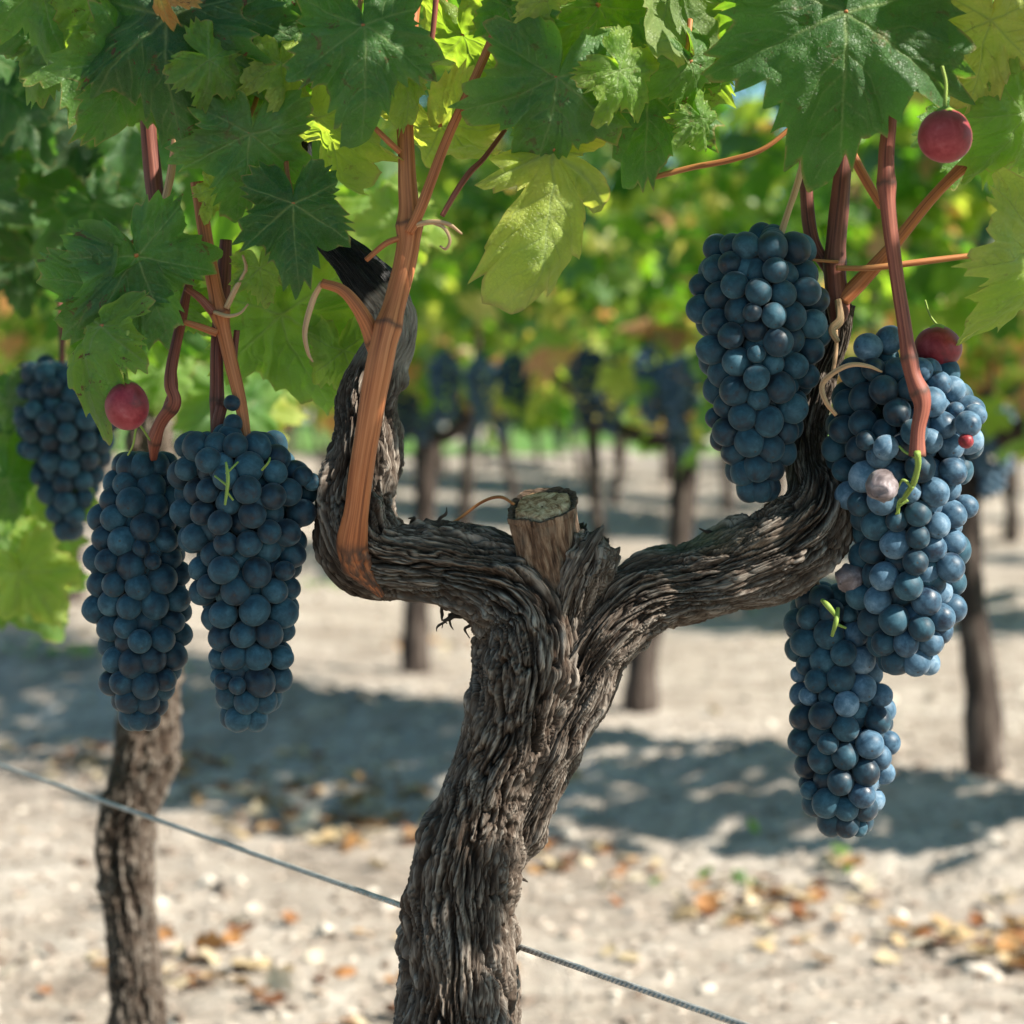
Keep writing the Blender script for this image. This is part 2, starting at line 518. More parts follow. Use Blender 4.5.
def simple_leaf(rng, n=26):
    th = np.linspace(-math.pi, math.pi, n, endpoint=False)
    r = lobe_radius(th, 1.0) * (1 + .07 * (np.arange(n) % 2 * 2 - 1))
    out = np.stack([r * np.sin(th), r * np.cos(th), 0 * th], 1)
    mid = out * .5
    V = np.vstack([[0, 0, 0], mid, out])
    rr = np.hypot(V[:, 0], V[:, 1])
    ph = rng.uniform(0, 6.28)
    V[:, 2] = -rng.uniform(.15, .45) * rr ** 2 + .10 * rr * np.sin(5 * np.arctan2(V[:, 0], V[:, 1]) + ph) - rng.uniform(0, .25) * np.abs(V[:, 0])
    j = np.arange(n); j2 = (j + 1) % n
    t = np.stack([np.zeros(n, int), 1 + j, 1 + j2], 1)
    q_ = np.stack([1 + j, 1 + n + j, 1 + n + j2, 1 + j2], 1)
    t2 = np.vstack([q_[:, [0, 1, 2]], q_[:, [0, 2, 3]]])
    return V, np.vstack([t, t2])

SL = [simple_leaf(np.random.default_rng(i)) for i in range(6)]
SLs = [simple_leaf(np.random.default_rng(i), 14) for i in range(4)]

def rot_from(T, N):
    """columns: x, tip(y), normal(z)"""
    T = T / np.linalg.norm(T)
    N = N - T * N.dot(T); N = N / np.linalg.norm(N)
    X = np.cross(T, N)
    return np.stack([X, T, N], 1)

def leaf_cloud(pos, size, tint, rng, small=False, up=.55, lib=None):
    """merged mesh of leaves; returns V,F,tint attr"""
    Vs, Fs, Ts = [], [], []
    off = 0
    L = SLs if small else SL
    for p, s, t in zip(pos, size, tint):
        v, f = L[rng.integers(len(L))]
        a = rng.uniform(0, 2 * math.pi)
        N = np.array([math.cos(a) * .8, math.sin(a) * .8, up + rng.uniform(-.5, .6)])
        T = np.array([math.cos(a), math.sin(a), -rng.uniform(.3, 1.6)]) + rng.normal(size=3) * .35
        Rm = rot_from(T, N)
        Vs.append((v * s) @ Rm.T + p); Fs.append(f + off); Ts.append(np.full(len(v), t)); off += len(v)
    return np.vstack(Vs), np.vstack(Fs), np.concatenate(Ts)

# ------------------------------------------------------------------ background vines
def bg_vine_meshes(seed, nleaf, small, hgt=1.62, lod=1, lean=None):
    rng = np.random.default_rng(seed)
    # trunk with two arms
    ln = rng.uniform(-.10, .10) if lean is None else lean
    pts = [(0, 0, -.06, .042), (ln * .1, .01, .15, .032), (ln * .75, 0, .35, .027), (ln * .9, 0, .56, .030), (ln, 0, .62, .026)]
    def dsp(TH, SS, RD):
        qq = np.stack([np.cos(TH).ravel() * 2.2, np.sin(TH).ravel() * 2.2, SS.ravel() * 14 + seed], 1)
        return (pn(qq) * .25 * RD.ravel()).reshape(TH.shape)
    parts = []
    V, f4, f3, q_, d_ = tube(pts, 40 // lod, 14 // lod + 2, dsp)
    parts.append((V, f4, f3))
    top = np.array([ln, 0, .60])
    for s in (-1, 1):
        e = np.array([DROW[0] * .30 * s, DROW[1] * .30 * s, .72 + rng.uniform(-.05, .08)])
        m = (top + e) / 2 + np.array([0, 0, -.04])
        pts = [(*top, .020), (*m, .018), (*e, .013), (*(e + np.array([0, 0, .25])), .007)]
        V, f4, f3, q_, d_ = tube(pts, 20 // lod, 8, dsp)
        parts.append((V, f4, f3))
    Vs = []; F4 = []; F3 = []; off = 0
    for V, f4, f3 in parts:
        Vs.append(V); F4.append(f4 + off); F3.append(f3 + off); off += len(V)
    trunk = make_mesh('bg_trunk', np.vstack(Vs), [np.vstack(F4), np.vstack(F3)], mats=[M['bgbark']])
    # foliage hedge
    n = nleaf
    u = rng.uniform(-.60, .60, n); v = rng.normal(0, .12, n).clip(-.34, .34)
    z = .66 + (hgt - .66) * rng.beta(1.15, 1.1, n)
    # ragged underside
    low = pn(np.stack([u * 4 + seed, v * 4, 0 * u], 1)) * .13
    z = z + low * (1 - (z - .66) / (hgt - .66))
    pos = np.stack([DROW[0] * u + NROW[0] * v, DROW[1] * u + NROW[1] * v, z], 1)
    size = rng.uniform(.035, .075, n) * (1.35 if small else 1.0)
    tint = np.clip(rng.normal(.28, .17, n) + (rng.random(n) < .32) * rng.uniform(.25, .60, n) + .16 * (z < .90) + (z < .95) * (rng.random(n) < .10) * .5, 0, 1)
    V, Fc, T = leaf_cloud(pos, size, tint, rng, small)
    fol = make_mesh('bg_foliage', V, Fc, mats=[M['bgleaf']], attrs={'tint': T})
    return trunk, fol

ROW2 = [bg_vine_meshes(100 + i, 860, False, 2.15, lean=[-.04, .11, .03, 0][i]) for i in range(4)]
ROWN = [bg_vine_meshes(200 + i, 520, True, 1.6, 2) for i in range(4)]

# berries merged for far bunches
def ico(sub=2):
    import bmesh
    bm = bmesh.new(); bmesh.ops.create_icosphere(bm, subdivisions=sub, radius=1)
    V = np.array([v.co[:] for v in bm.verts]); Fc = np.array([[v.index for v in f.verts] for f in bm.faces]); bm.free()
    return V, Fc
ICO1 = ico(1); ICO2 = ico(2)
def bunch_mesh(seed, L=.16, Wd=.045, r=.0085, lo=True):
    rng = np.random.default_rng(seed)
    V0, F0 = ICO1 if lo else ICO2
    Vs, Fs, off = [], [], 0
    k = 0
    pts = []
    for t in range(900):
        y = rng.uniform(0, 1); wv = Wd * (math.sin(min(1, y * 3.2) * math.pi / 2)) * (1 - .72 * y ** 1.6)
        a = rng.uniform(0, 6.28); rr = wv * math.sqrt(rng.uniform(.35, 1))
        p = np.array([rr * math.cos(a), rr * math.sin(a), -y * L])
        if all(np.sum((p - x) ** 2) > (1.5 * r) ** 2 for x in pts): pts.append(p)
    for p in pts:
        Vs.append(V0 * r * rng.uniform(.85, 1.1) + p); Fs.append(F0 + off); off += len(V0)
    V, f4, f3, q_, d_ = tube([(0, 0, .06, .002), (0.002, 0, .02, .002), (0, 0, -.03, .0015)], 6, 6)
    return make_mesh('bg_bunch', np.vstack(Vs), np.vstack(Fs), mats=[M['berry_pale'] if seed % 2 else M['berry']]), make_mesh('bg_stalk', V, [f4, f3], mats=[M['cane_dark']])
BUN = [bunch_mesh(300 + i) for i in range(5)]

def place_bg(name, mesh_pair, x, y, rz, label, group, sc=1.0):
    o = empty(name, (x, y, float(ground_z(np.array([x]), np.array([y]), False)[0])), label, 'grapevine', group)
    o.rotation_euler.z = rz; o.scale = (sc, sc, sc)
    t = bpy.data.objects.new('trunk', mesh_pair[0]); COL.objects.link(t); t.parent = o
    f = bpy.data.objects.new('foliage', mesh_pair[1]); COL.objects.link(f); f.parent = o
    return o

def at_row(c, px=None, x=None):
    u = (px - 512) / F
    D = c / (NROW[1] + NROW[0] * u)
    return u * D, D
ORD = {2: 'second', 3: 'third', 4: 'fourth', 5: 'fifth', 6: 'sixth', 7: 'seventh'}
row2x = [(985, 'thin dark vine trunk behind the right grape bunches, standing alone in the sun'),
         (640, 'blurred dark vine whose trunk base shows just right of the main trunk'),
         (415, 'blurred vine with thin stem seen under the left arm of the main vine'),
         (228, 'blurred vine in second row hidden behind the two left grape bunches'),
         (72, 'blurred vine in second row behind the bunch at far left'),
         (-60, 'blurred vine of the second row at the left picture edge'), (1420, 'blurred vine of the second row at the right picture edge')]
rg = np.random.default_rng(5)
for i, (px, lab) in enumerate(row2x):
    x, y = at_row(3.05, px)
    place_bg('background_grapevine', ROW2[min(i, 3)], x, y, 0.0, lab, 'vines of the second row', 1.0)
for rn in range(3, 8):
    c = .65 + SP * (rn - 1)
    xa, ya = at_row(c, 1150); xb, yb = at_row(c, -130)
    L = math.hypot(xb - xa, yb - ya); n = int(L / 1.08) + 2
    ph0 = .3
    if rn in (3, 4):
        tx, ty = at_row(c, {3: 600, 4: 515}[rn]); ph0 = (math.hypot(tx - xa, ty - ya) / 1.08) % 1.0 - 1
    for k in range(n):
        d = (k + ph0) * 1.08 + (rg.uniform(-.08, .08) if rn > 4 else 0)
        x = xa + DROW[0] * d; y = ya + DROW[1] * d
        place_bg('background_grapevine', ROWN[rg.integers(4)], x, y, [0, math.pi][rg.integers(2)],
                 'out of focus grapevine standing in the %s row back' % ORD[rn], 'vines of the %s row' % ORD[rn], rg.uniform(.95, 1.05))

def bg_bunch(px, py, D, k, label, group, sc=1.0):
    p = P(px, py, D)
    o = empty('grape_bunch', p, label, 'grape bunch', group)
    o.rotation_euler.z = rg.uniform(0, 6); o.scale = (sc, sc, sc)
    for nm, me in zip(('berries', 'stalk'), BUN[k % 5]):
        c = bpy.data.objects.new(nm, me); COL.objects.link(c); c.parent = o
for px, py, D, lab in [(445, 352, 5.6, 'pale blurred grape bunch, first of the five hanging behind the main trunk'),
                       (481, 355, 5.7, 'pale blurred bunch just left of the far trunk lit by sun'),
                       (514, 352, 5.4, 'dark blurred grape bunch hanging above the pale far trunk'),
                       (588, 345, 5.0, 'wide dark blurred grape bunch hanging between yellow leaves'),
                       (610, 360, 5.2, 'pale side of blurred bunches above the leaning far trunk'),
                       (651, 345, 5.0, 'long pale blurred grape bunch left of the in focus hanging bunch')]:
    bg_bunch(px, py, D, 0 if px in (514, 588) else (1 if px < 600 else 3), lab, 'blurred bunches in the gap', 1.0)  # pale skin paints a bunch as sunlit
for rn, cnt in ((2, 9), (3, 30), (4, 30)):
    c = .65 + SP * (rn - 1)
    for k in range(cnt):
        px = rg.uniform(330, 470) if (rn == 2 and k < 3) else (rg.uniform(650, 1030) if rn == 2 else rg.uniform(0, 1030))
        x, y = at_row(c + rg.uniform(-.22, .12), px)
        z = rg.uniform(.66, .78)
        p = P(px, 400, y); py = 400 + (CAM_H - z) * F / y
        bg_bunch(px, py, y, k, 'small blurred bunch hanging in the %s row back' % ORD[rn], 'bunches of the %s row' % ORD[rn], rg.uniform(.9, 1.15))

# tree line closing the view
def far_tree(x, y, hgt, seed, lab):
    rng = np.random.default_rng(seed)
    o = empty('tree', (x, y, 0), lab, 'tree', 'trees beyond the vineyard')
    V, f4, f3, q_, d_ = tube([(0, 0, -.2, .35), (.1, 0, hgt * .3, .25), (0, .1, hgt * .7, .12)], 14, 10)
    t = link('trunk', make_mesh('tree_trunk', V, [f4, f3], mats=[M['bgbark']])); t.parent = o
    n = 1500
    cl = rng.normal(size=(16, 3)) * np.array([1.6, 1.6, hgt * .22]) + np.array([0, 0, hgt * .5])
    pos = cl[rng.integers(16, size=n)] + rng.normal(size=(n, 3)) * .75
    pos[:, 2] = np.abs(pos[:, 2] - .3) + .3
    V, Fc, T = leaf_cloud(pos, rng.uniform(.18, .34, n), np.zeros(n), rng, True)
    c = link('crown', make_mesh('tree_crown', V, Fc, mats=[M['treeleaf']])); c.parent = o
for i in range(8):
    far_tree(-18 + i * 5.0, 62 + (i % 3) * 3, 13 + (i * 37 % 5) * .5, 40 + i, 'dense dark tree closing the view beyond the last vine row')

# ------------------------------------------------------------------ ground litter (uncountable)
rng = np.random.default_rng(21)
def scatter(n, ymax=12):
    Y = 1.6 * (ymax / 1.6) ** rng.random(n)
    X = (rng.random(n) * 2.6 - 1.3) * .2117 * Y * 1.25
    return X, Y
X, Y = scatter(16000)
pr = pn(np.stack([X * 1.6, Y * 1.6, 0 * X + 7], 1)) + .5 * pn(np.stack([X * 5, Y * 5, 0 * X], 1))
dd = X * .73 + Y * .68 - 2.52
band = np.exp(-(dd / .17) ** 2)
keep = (pr * .8 + .75 * band + .25 * (rng.random(len(X)) < .22)) > .38 - .30 * ((X < -.02) & (Y < 3.6)) + .30 * rng.random(len(X))
keep &= (rng.random(len(X)) < .35 + .65 * band + .35 * (Y > 5) + .3 * (X < 0))
X, Y = X[keep][:3800], Y[keep][:3800]
Z = ground_z(X, Y) + .008
Vs, Fs, Ts, off = [], [], [], 0
for x, y, z in zip(X, Y, Z):
    v, f = SLs[rng.integers(4)]
    s = rng.uniform(.010, .027)
    v = v * s
    v[:, 2] *= rng.uniform(-2.2, 1.5)
    Rm = rot_from(np.array([rng.normal(), rng.normal(), rng.normal() * .25]), np.array([rng.normal() * .3, rng.normal() * .3, 1.0]))
    Vs.append(v @ Rm.T + [x, y, z]); Fs.append(f + off); off += len(v); Ts.append(np.full(len(v), np.clip(rng.normal(.62, .3), 0, 1)))
link('fallen_leaves', make_mesh('fallen_leaves', np.vstack(Vs), np.vstack(Fs), mats=[M['fallen']], attrs={'tint': np.concatenate(Ts)}),
     kind='stuff', label='dry orange and tan leaves littering the pale soil')
X, Y = scatter(9000, 9)
Z = ground_z(X, Y)
V0, F0 = ICO1
Vs, Ts = [], []
n = len(X)
s = rng.uniform(.002, .007, n) * (1 + (rng.random(n) < .06) * 1.4)
Vb = V0[None] * s[:, None, None] * (1 + .35 * rng.normal(size=(n, len(V0), 1))) * np.array([1, 1, .65])
Vb = Vb + np.stack([X, Y, Z + s * .25], 1)[:, None, :]
Fb = F0[None] + (np.arange(n) * len(V0))[:, None, None]
link('soil_crumbs', make_mesh('soil_crumbs', Vb.reshape(-1, 3), Fb.reshape(-1, 3), smooth=False, mats=[M['stone']],
     attrs={'tint': np.repeat(rng.random(n), len(V0))}), kind='stuff', label='pale crumbs of dry soil and small stones')
# low weeds
Xw, Yw = [], []
for cx, cy, n in ((-1.0, 5.7, 50), (.33, 3.55, 9), (-1.3, 5.2, 30), (.9, 8, 30), (-.6, 9, 30)):
    Xw += list(rng.normal(cx, .10, n)); Yw += list(rng.normal(cy, .14, n))
Xw, Yw = np.array(Xw), np.array(Yw)
pos = np.stack([Xw, Yw, ground_z(Xw, Yw) + .015], 1)
V, Fc, T = leaf_cloud(pos, rng.uniform(.008, .02, len(Xw)), rng.uniform(.2, .5, len(Xw)), rng, True, up=1.2)
link('weeds', make_mesh('weeds', V, Fc, mats=[M['bgleaf']], attrs={'tint': T}), kind='stuff', label='low green weeds in the shaded soil')

# ------------------------------------------------------------------ the near vine
vine = empty('grapevine', (P(455, 1024, 1.23)[0], 1.23, 0.0),
             'gnarled old grapevine in focus with furrowed trunk splitting into two arms', 'grapevine')

def px_path(lst, D=D0):
    """rows (px, py, r_px[, dD])"""
    out = []
    for row in lst:
        px, py, r = row[:3]
        d = D + (row[3] if len(row) > 3 else 0)
        out.append([*P(px, py, d), RR(r, d)])
    return np.array(out)

def bark_disp(seed, tw, smooth_from=1e9, amp=1.0):
    K = .027
    def f(TH, SS, RD):
        th = TH + tw * SS
        x = np.cos(th).ravel(); y = np.sin(th).ravel(); s = SS.ravel()
        q0 = np.stack([x * K, y * K, s], 1)
        w1 = pn(q0 * np.array([45, 45, 28]) + seed); w2 = pn(q0 * np.array([45, 45, 28]) + seed + 31)
        w3 = pn(q0 * np.array([120, 120, 75]) + seed + 11)
        w4 = pn(q0 * np.array([320, 320, 120]) + seed + 19)
        xs_ = q0 + np.stack([w1 * .0044 + w3 * .0013 + w4 * .0006, w2 * .0044 - w3 * .0013 + w4 * .0006, 0 * s], 1)
        fq = np.array([1.0, 1.0, .065])
        n1 = pn(xs_ * 190 * fq + seed)
        n2 = pn(xs_ * 400 * fq * np.array([1, 1, .9]) + seed + 5)
        n3 = pn(xs_ * 850 * fq * np.array([1, 1, .9]) + seed + 9)
        g1 = 1 - np.exp(-(np.abs(n1) / .11) ** 1.3)      # sharp furrow, rounded strand
        g2 = 1 - np.exp(-(np.abs(n2) / .16) ** 1.2)
        g3 = 1 - np.exp(-(np.abs(n3) / .2))
        lump = pn(q0 * np.array([36, 36, 20]) + seed + 3)
        lump2 = pn(q0 * np.array([90, 90, 42]) + seed + 13)
        sm = np.clip((s - smooth_from) / .05, 0, 1)
        k = amp * (1 - .70 * sm) * np.clip(RD.ravel() / .018, .35, 1.1)
        knots = np.maximum(0, lump2 - .3) * .007
        ff = pn(xs_ * np.array([1300, 1300, 90]) + seed + 77)
        d = k * ((g1 - .8) * .0062 + (g2 - .7) * .0026 + (g3 - .65) * .0012 + np.clip(ff - .12, 0, 1) * .0011) + lump * .0050 * np.clip(RD.ravel() / .02, .3, 1) + lump2 * .0022 + knots * k
        # remember the height for colouring
        f.h = np.clip(.30 * g1 + .36 * g2 + .34 * g3 + .30 * np.clip(ff, 0, 1) + .12 * lump2, 0, 1)
        f.sm = sm
        return d.reshape(TH.shape)
    return f

# trunk -> left arm -> upright cordon
main_pts = [(430, 2080, 74), (446, 1700, 66), (450, 1300, 62), (454, 1120, 62), (457, 1020, 61), (461, 930, 56), (469, 855, 52), (490, 785, 47), (515, 725, 52), (532, 665, 58),
            (530, 612, 53), (498, 582, 41), (450, 567, 37, -.002), (404, 562, 36, -.004), (366, 550, 39, -.004), (357, 500, 36), (364, 448, 33), (366, 405, 29, .006), (378, 366, 26, .010), (392, 338, 23, .014),
            (388, 308, 22, .016), (370, 284, 22, .012), (352, 262, 19, .010), (334, 242, 15, .014), (316, 214, 12, .02), (300, 150, 10, .03), (296, 40, 9, .04), (290, -80, 8, .05)]
def bark_mesh(name, pts, nr, ns, seed, tw, sm0=1e9, amp=1.0, D=D0, green=None):
    dsp = bark_disp(seed, tw, sm0, amp)
    V, f4, f3, q_, d_ = tube(px_path(pts, D), nr, ns, dsp)
    h = np.concatenate([dsp.h, [.3, .3]])
    sm = np.concatenate([dsp.sm, [1, 1]])
    gr = green(V) if green else np.zeros(len(V))
    return V, f4, f3, q_, h, sm, gr
L = spline(px_path(main_pts), 4000)
seg = np.concatenate([[0], np.cumsum(np.linalg.norm(np.diff(L[:, :3], axis=0), axis=1))])
def s_at(px, py, path=L, sg=seg, D=D0):
    return sg[np.argmin(np.linalg.norm(path[:, :3] - P(px, py, D), axis=1))]
sA = s_at(388, 330); sB = s_at(384, 300)
# visible portion gets the dense mesh; the stem continues down to the soil
main_pts = [(a[0], a[1], a[2] * (.95 if a[1] > 600 else 1), *a[3:]) for a in main_pts]
V, f4, f3, q_, h, sm, gr = bark_mesh('trunk', main_pts, 2100, 300, 12.3, 3.0, sm0=s_at(362, 420))
ss = q_[:, 2]
smv = np.where(sm > 0, .20 + .35 * np.clip((ss - s_at(372, 385)) / .02, 0, 1) + .6 * np.clip((ss - sB + .003 * pn(q_ * np.array([1.5, 1.5, 60]))) / .010, 0, 1), 0)
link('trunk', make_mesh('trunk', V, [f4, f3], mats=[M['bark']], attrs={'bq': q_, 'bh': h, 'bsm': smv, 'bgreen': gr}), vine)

arm_pts = [(480, 905, 22, .01), (522, 812, 27, .004), (553, 740, 29, 0), (578, 690, 30, -.002), (597, 645, 34, -.002), (640, 598, 37), (692, 583, 36), (742, 568, 37, -.003), (780, 550, 42, -.005), (808, 526, 42, -.004), (818, 500, 35, .0),
           (811, 468, 20, .010), (808, 430, 17, .022), (820, 380, 15, .026), (835, 335, 14, .020), (838, 305, 12, .014)]
def grn(V):
    z0 = P(0, 556)[2]
    x = (V[:, 0] * F / D0) + 512
    return np.clip((V[:, 2] - z0) / .008, 0, 1) * np.exp(-((x - 675) / 45) ** 2)
V, f4, f3, q_, h, sm, gr = bark_mesh('arm', arm_pts, 1000, 300, 51.7, -5.0, green=grn, amp=.85)
link('arm', make_mesh('arm', V, [f4, f3], mats=[M['bark']], attrs={'bq': q_, 'bh': h, 'bsm': sm * 0, 'bgreen': gr}), vine)

# frayed bark strips
rng = np.random.default_rng(31)
for (px, py, ax, ay, n) in ((456, 616, -.7, 1, 7), (470, 626, -.4, 1, 4), (420, 524, .5, -.8, 3), (470, 538, .6, -.7, 3), (518, 880, .8, .5, 1), (730, 534, .4, -.8, 3)):
    for k in range(n):
        x0 = px + rng.normal() * 12; y0 = py + rng.normal() * 3
        ln = rng.uniform(3, 9)
        dx = ax + rng.normal() * .8; dy = ay + rng.normal() * .4
        dz = rng.uniform(-.010, .006)
        w0 = rng.uniform(1.2, 2.4)
        V, f4, f3, q_, dd = tube(px_path([(x0 - dx * 8, y0 - dy * 8, w0, dz + .004), (x0, y0, w0, dz), (x0 + dx * ln * .7, y0 + dy * ln * .5, w0 * .7, dz - .002),
                                          (x0 + dx * ln + rng.normal() * 4, y0 + dy * ln + rng.normal() * 2, w0 * .3, dz - .001)]), 24, 8,
                                 lambda TH, SS, RD: (pn(np.stack([np.cos(TH).ravel() * 2, np.sin(TH).ravel() * 2, SS.ravel() * 300], 1)) * .6 * RD.ravel()).reshape(TH.shape))
        link('bark_shred', make_mesh('bark_shred', V, [f4, f3], mats=[M['bark']],
             attrs={'bq': q_, 'bh': np.full(len(V), .80), 'bsm': np.zeros(len(V)), 'bgreen': np.zeros(len(V))}), vine)

# cut stub with a hollow pale top, and the split wood beside it
def stub():
    base = P(556, 580, D0 + .000); top = P(541, 505, D0 - .018)
    ax = top - base; ln = np.linalg.norm(ax)
    pts = [[*base, RR(33)], [*(base + ax * .35), RR(31)], [*(base + ax * .8), RR(33)], [*top, RR(34)]]
    def d(TH, SS, RD):
        qq = np.stack([np.cos(TH).ravel() * 1.3, np.sin(TH).ravel() * 1.3, SS.ravel() * 35], 1)
        q2 = np.stack([np.cos(TH).ravel() * 7, np.sin(TH).ravel() * 7, SS.ravel() * 30], 1)
        endc = np.clip((SS - ln * .96) / (ln * .04), 0, 1)
        return (pn(qq) * .0034 + pn(q2) * .0012 + np.abs(pn(q2 * 2.1)) * .0016).reshape(TH.shape) + np.where(SS > ln * .93, .0006, 0)
    V, f4, f3, q_, dd = tube(np.array(pts), 90, 96, d, cap=False)
    o = link('cut_stub', make_mesh('cut_stub', V, f4, mats=[M['stub']], attrs={'bq': q_}), vine)
    # face: disc rings, sunken ring and raised heart
    T = ax / ln
    n0 = V[-96:]; c = n0.mean(0)
    rings = []
    prof = [(1.0, 0), (.95, .0004), (.90, -.0003), (.85, -.0022), (.80, -.0020), (.76, .0), (.60, .0006), (.42, .0002), (.26, .0008), (.12, -.0010), (.03, -.0016)]
    sc_ = []
    for k, (rr, hz) in enumerate(prof):
        ring = c + (n0 - c) * rr
        nz = pn(ring * 200 + 3)[:, None] * .0009 + pn(ring * 700)[:, None] * .0002
        rings.append(ring + T * (hz + nz))
    link('cut_rim', make_mesh('cut_rim', np.vstack(rings[:5]), grid_faces(5, 96), mats=[M['stub']], attrs={'bq': np.vstack(rings[:5]) * 60}), o)
    link('heartwood', make_mesh('heartwood', np.vstack(rings[4:]), grid_faces(len(prof) - 4, 96), mats=[M['cutwood']]), o)
stub()
for pts, sd, a_ in (([(566, 640, 16, .0), (576, 600, 22, -.008), (584, 575, 24, -.012), (591, 560, 24, -.013), (597, 549, 21, -.011), (599, 545, 15, -.010)], 71.0, 1.1),
                ([(560, 575, 14, .002), (572, 552, 17, .004), (580, 538, 13, .004), (583, 533, 9, .004)], 83.0, 1.1)):
    V, f4, f3, q_, h, sm, gr = bark_mesh('split_wood', pts, 220, 200, sd, 8.0, amp=a_)
    jag = pn(V * 160 + sd) * .0045 * np.clip((q_[:, 2] / q_[:, 2].max() - .5) * 2, 0, 1)
    V = V + np.stack([jag, jag * .3, np.abs(jag) * 1.5], 1)
    link('split_wood', make_mesh('split_wood', V, [f4, f3], mats=[M['bark']], attrs={'bq': q_, 'bh': np.clip(h + .12, 0, 1), 'bsm': sm * 0, 'bgreen': gr}), vine)

# --- canes
def cane(pts, mat='cane', nodes=(), D=D0, parent=None, name='cane', ns=28, wob=.06, sub=None, base=None):
    if name == 'tendril': pts = [(q[0], q[1], q[2] * .66, *q[3:]) for q in pts]
    pp = px_path(pts, D)
    S = spline(pp, 500); sg = np.concatenate([[0], np.cumsum(np.linalg.norm(np.diff(S[:, :3], axis=0), axis=1))])
    npos = [(sg[np.argmin(np.linalg.norm(S[:, :3] - P(nx, ny, D), axis=1))], st) for nx, ny, st in nodes]
    Ltot = sg[-1]
    nr = int(max(12, Ltot / .0011))
    sd = abs(pts[0][0]) * .37 + pts[0][1] * .11
    def d(TH, SS, RD):
        qq = np.stack([np.cos(TH).ravel() * 1.1, np.sin(TH).ravel() * 1.1, SS.ravel() * 40 + sd], 1)
        q2 = np.stack([np.cos(TH).ravel() * 6, np.sin(TH).ravel() * 6, SS.ravel() * 15 + sd], 1)
        o = (pn(qq) * wob * 1.4 + np.abs(pn(q2)) * .010) * RD.ravel()
        nz = np.zeros_like(o)
        for s0, st in npos:
            x = (SS.ravel() - s0)
            o += RD.ravel() * st * (np.exp(-(x / .0055) ** 2) * .9 + .18 * np.exp(-(x / .0011) ** 2))
            nz += np.exp(-((x + .0005 * np.sin(TH.ravel() * 5)) / .0013) ** 2) * .8
        if base is not None:
            sb = sg[np.argmin(np.linalg.norm(S[:, :3] - P(base[0], base[1], D), axis=1))]
            mot = pn(np.stack([np.cos(TH).ravel() * 2.5, np.sin(TH).ravel() * 2.5, SS.ravel() * 200], 1)) + .6 * pn(np.stack([np.cos(TH).ravel() * 7, np.sin(TH).ravel() * 7, SS.ravel() * 420], 1))
            x = SS.ravel()
            nz += np.exp(-((x - sb + .002 * mot) / .004) ** 2) * .8 + np.clip((sb - x) / .008, 0, 1) * np.clip(.72 + mot * 1.3, 0, .95)
            o += (np.clip((sb - x) / .01, 0, 1)) * mot * .34 * RD.ravel()
        d.nz = np.clip(nz, 0, 1)
        return o.reshape(TH.shape)
    V, f4, f3, q_, dd = tube(pp, nr, ns, d)
    nz = np.concatenate([d.nz, [0, 0]])
    me = make_mesh(name, V, [f4, f3], mats=[M[mat]], attrs={'bq': q_, 'bh': nz})
    return link(name, me, parent if parent is not None else vine)

f_ = -.034   # canes in front of the upright cordon
cane([(382, 596, 3, -.016), (370, 582, 7, -.020), (358, 565, 13.5, -.023), (352, 546, 15.5, -.026), (354, 524, 13.5, -.031), (357, 505, 12, -.034), (366, 440, 12.5, f_ - .006), (382, 352, 14, f_ - .008), (397, 295, 11, f_), (409, 238, 11.5, f_ + .006), (407, 170, 9, f_ + .012), (405, 95, 8.2, f_ + .02), (412, 20, 7, f_ + .03), (425, -60, 5, f_ + .04)],
     'cane', [(408, 238, .28), (383, 352, .16), (406, 100, .25)], base=(354, 524), ns=64)
cane([(409, 232, 5, f_), (420, 210, 5.5, f_ - .002), (450, 132, 4.8, f_ - .004), (489, 46, 4.2, f_ - .01), (510, -20, 3.5, f_ - .01)], 'cane')
cane([(378, 352, 9, f_), (371, 332, 8.5, f_ - .002), (358, 308, 7, f_ - .006), (342, 290, 5.5, f_ - .006), (322, 283, 4.5, f_ - .004)], 'cane', [(371, 332, .15)])
cane([(322, 283, 4, f_ - .004), (313, 300, 4.5, f_), (305, 330, 4.5, f_), (308, 352, 3, f_), (313, 362, 1, f_)], 'tendril', name='tendril', wob=.15)
cane([(412, 226, 4, f_), (430, 222, 4, f_ - .006), (448, 224, 3.4, f_ - .01), (462, 234, 1.6, f_ - .01)], 'tendril', name='tendril', wob=.12)
cane([(432, 222, 3, f_ - .006), (444, 228, 2.6, f_ - .01), (450, 240, 2.4, f_ - .01), (446, 249, 2.2, f_ - .008), (440, 246, 1.5, f_ - .006)], 'tendril', name='tendril')
cane([(442, 216, 2.5, f_ - .008), (456, 192, 3.0, f_ - .006), (470, 172, 3.2, f_ - .002), (484, 158, 2.6, f_ + .002), (505, 130, 2.2, f_ + .01)], 'cane_red')
cane([(400, 238, 3, f_ + .004), (385, 244, 3, f_ + .004), (366, 260, 2.6, f_ + .006)], 'cane')
cane([(400, 152, 3, f_ + .004), (387, 140, 3, f_), (375, 128, 2.5, f_)], 'cane')
cane([(404, 100, 3, f_ + .02), (418, 80, 3, f_ + .01), (430, 50, 2.6, f_ + .01), (436, 0, 3, f_ + .01), (438, -40, 3, f_ + .01)], 'cane_red')
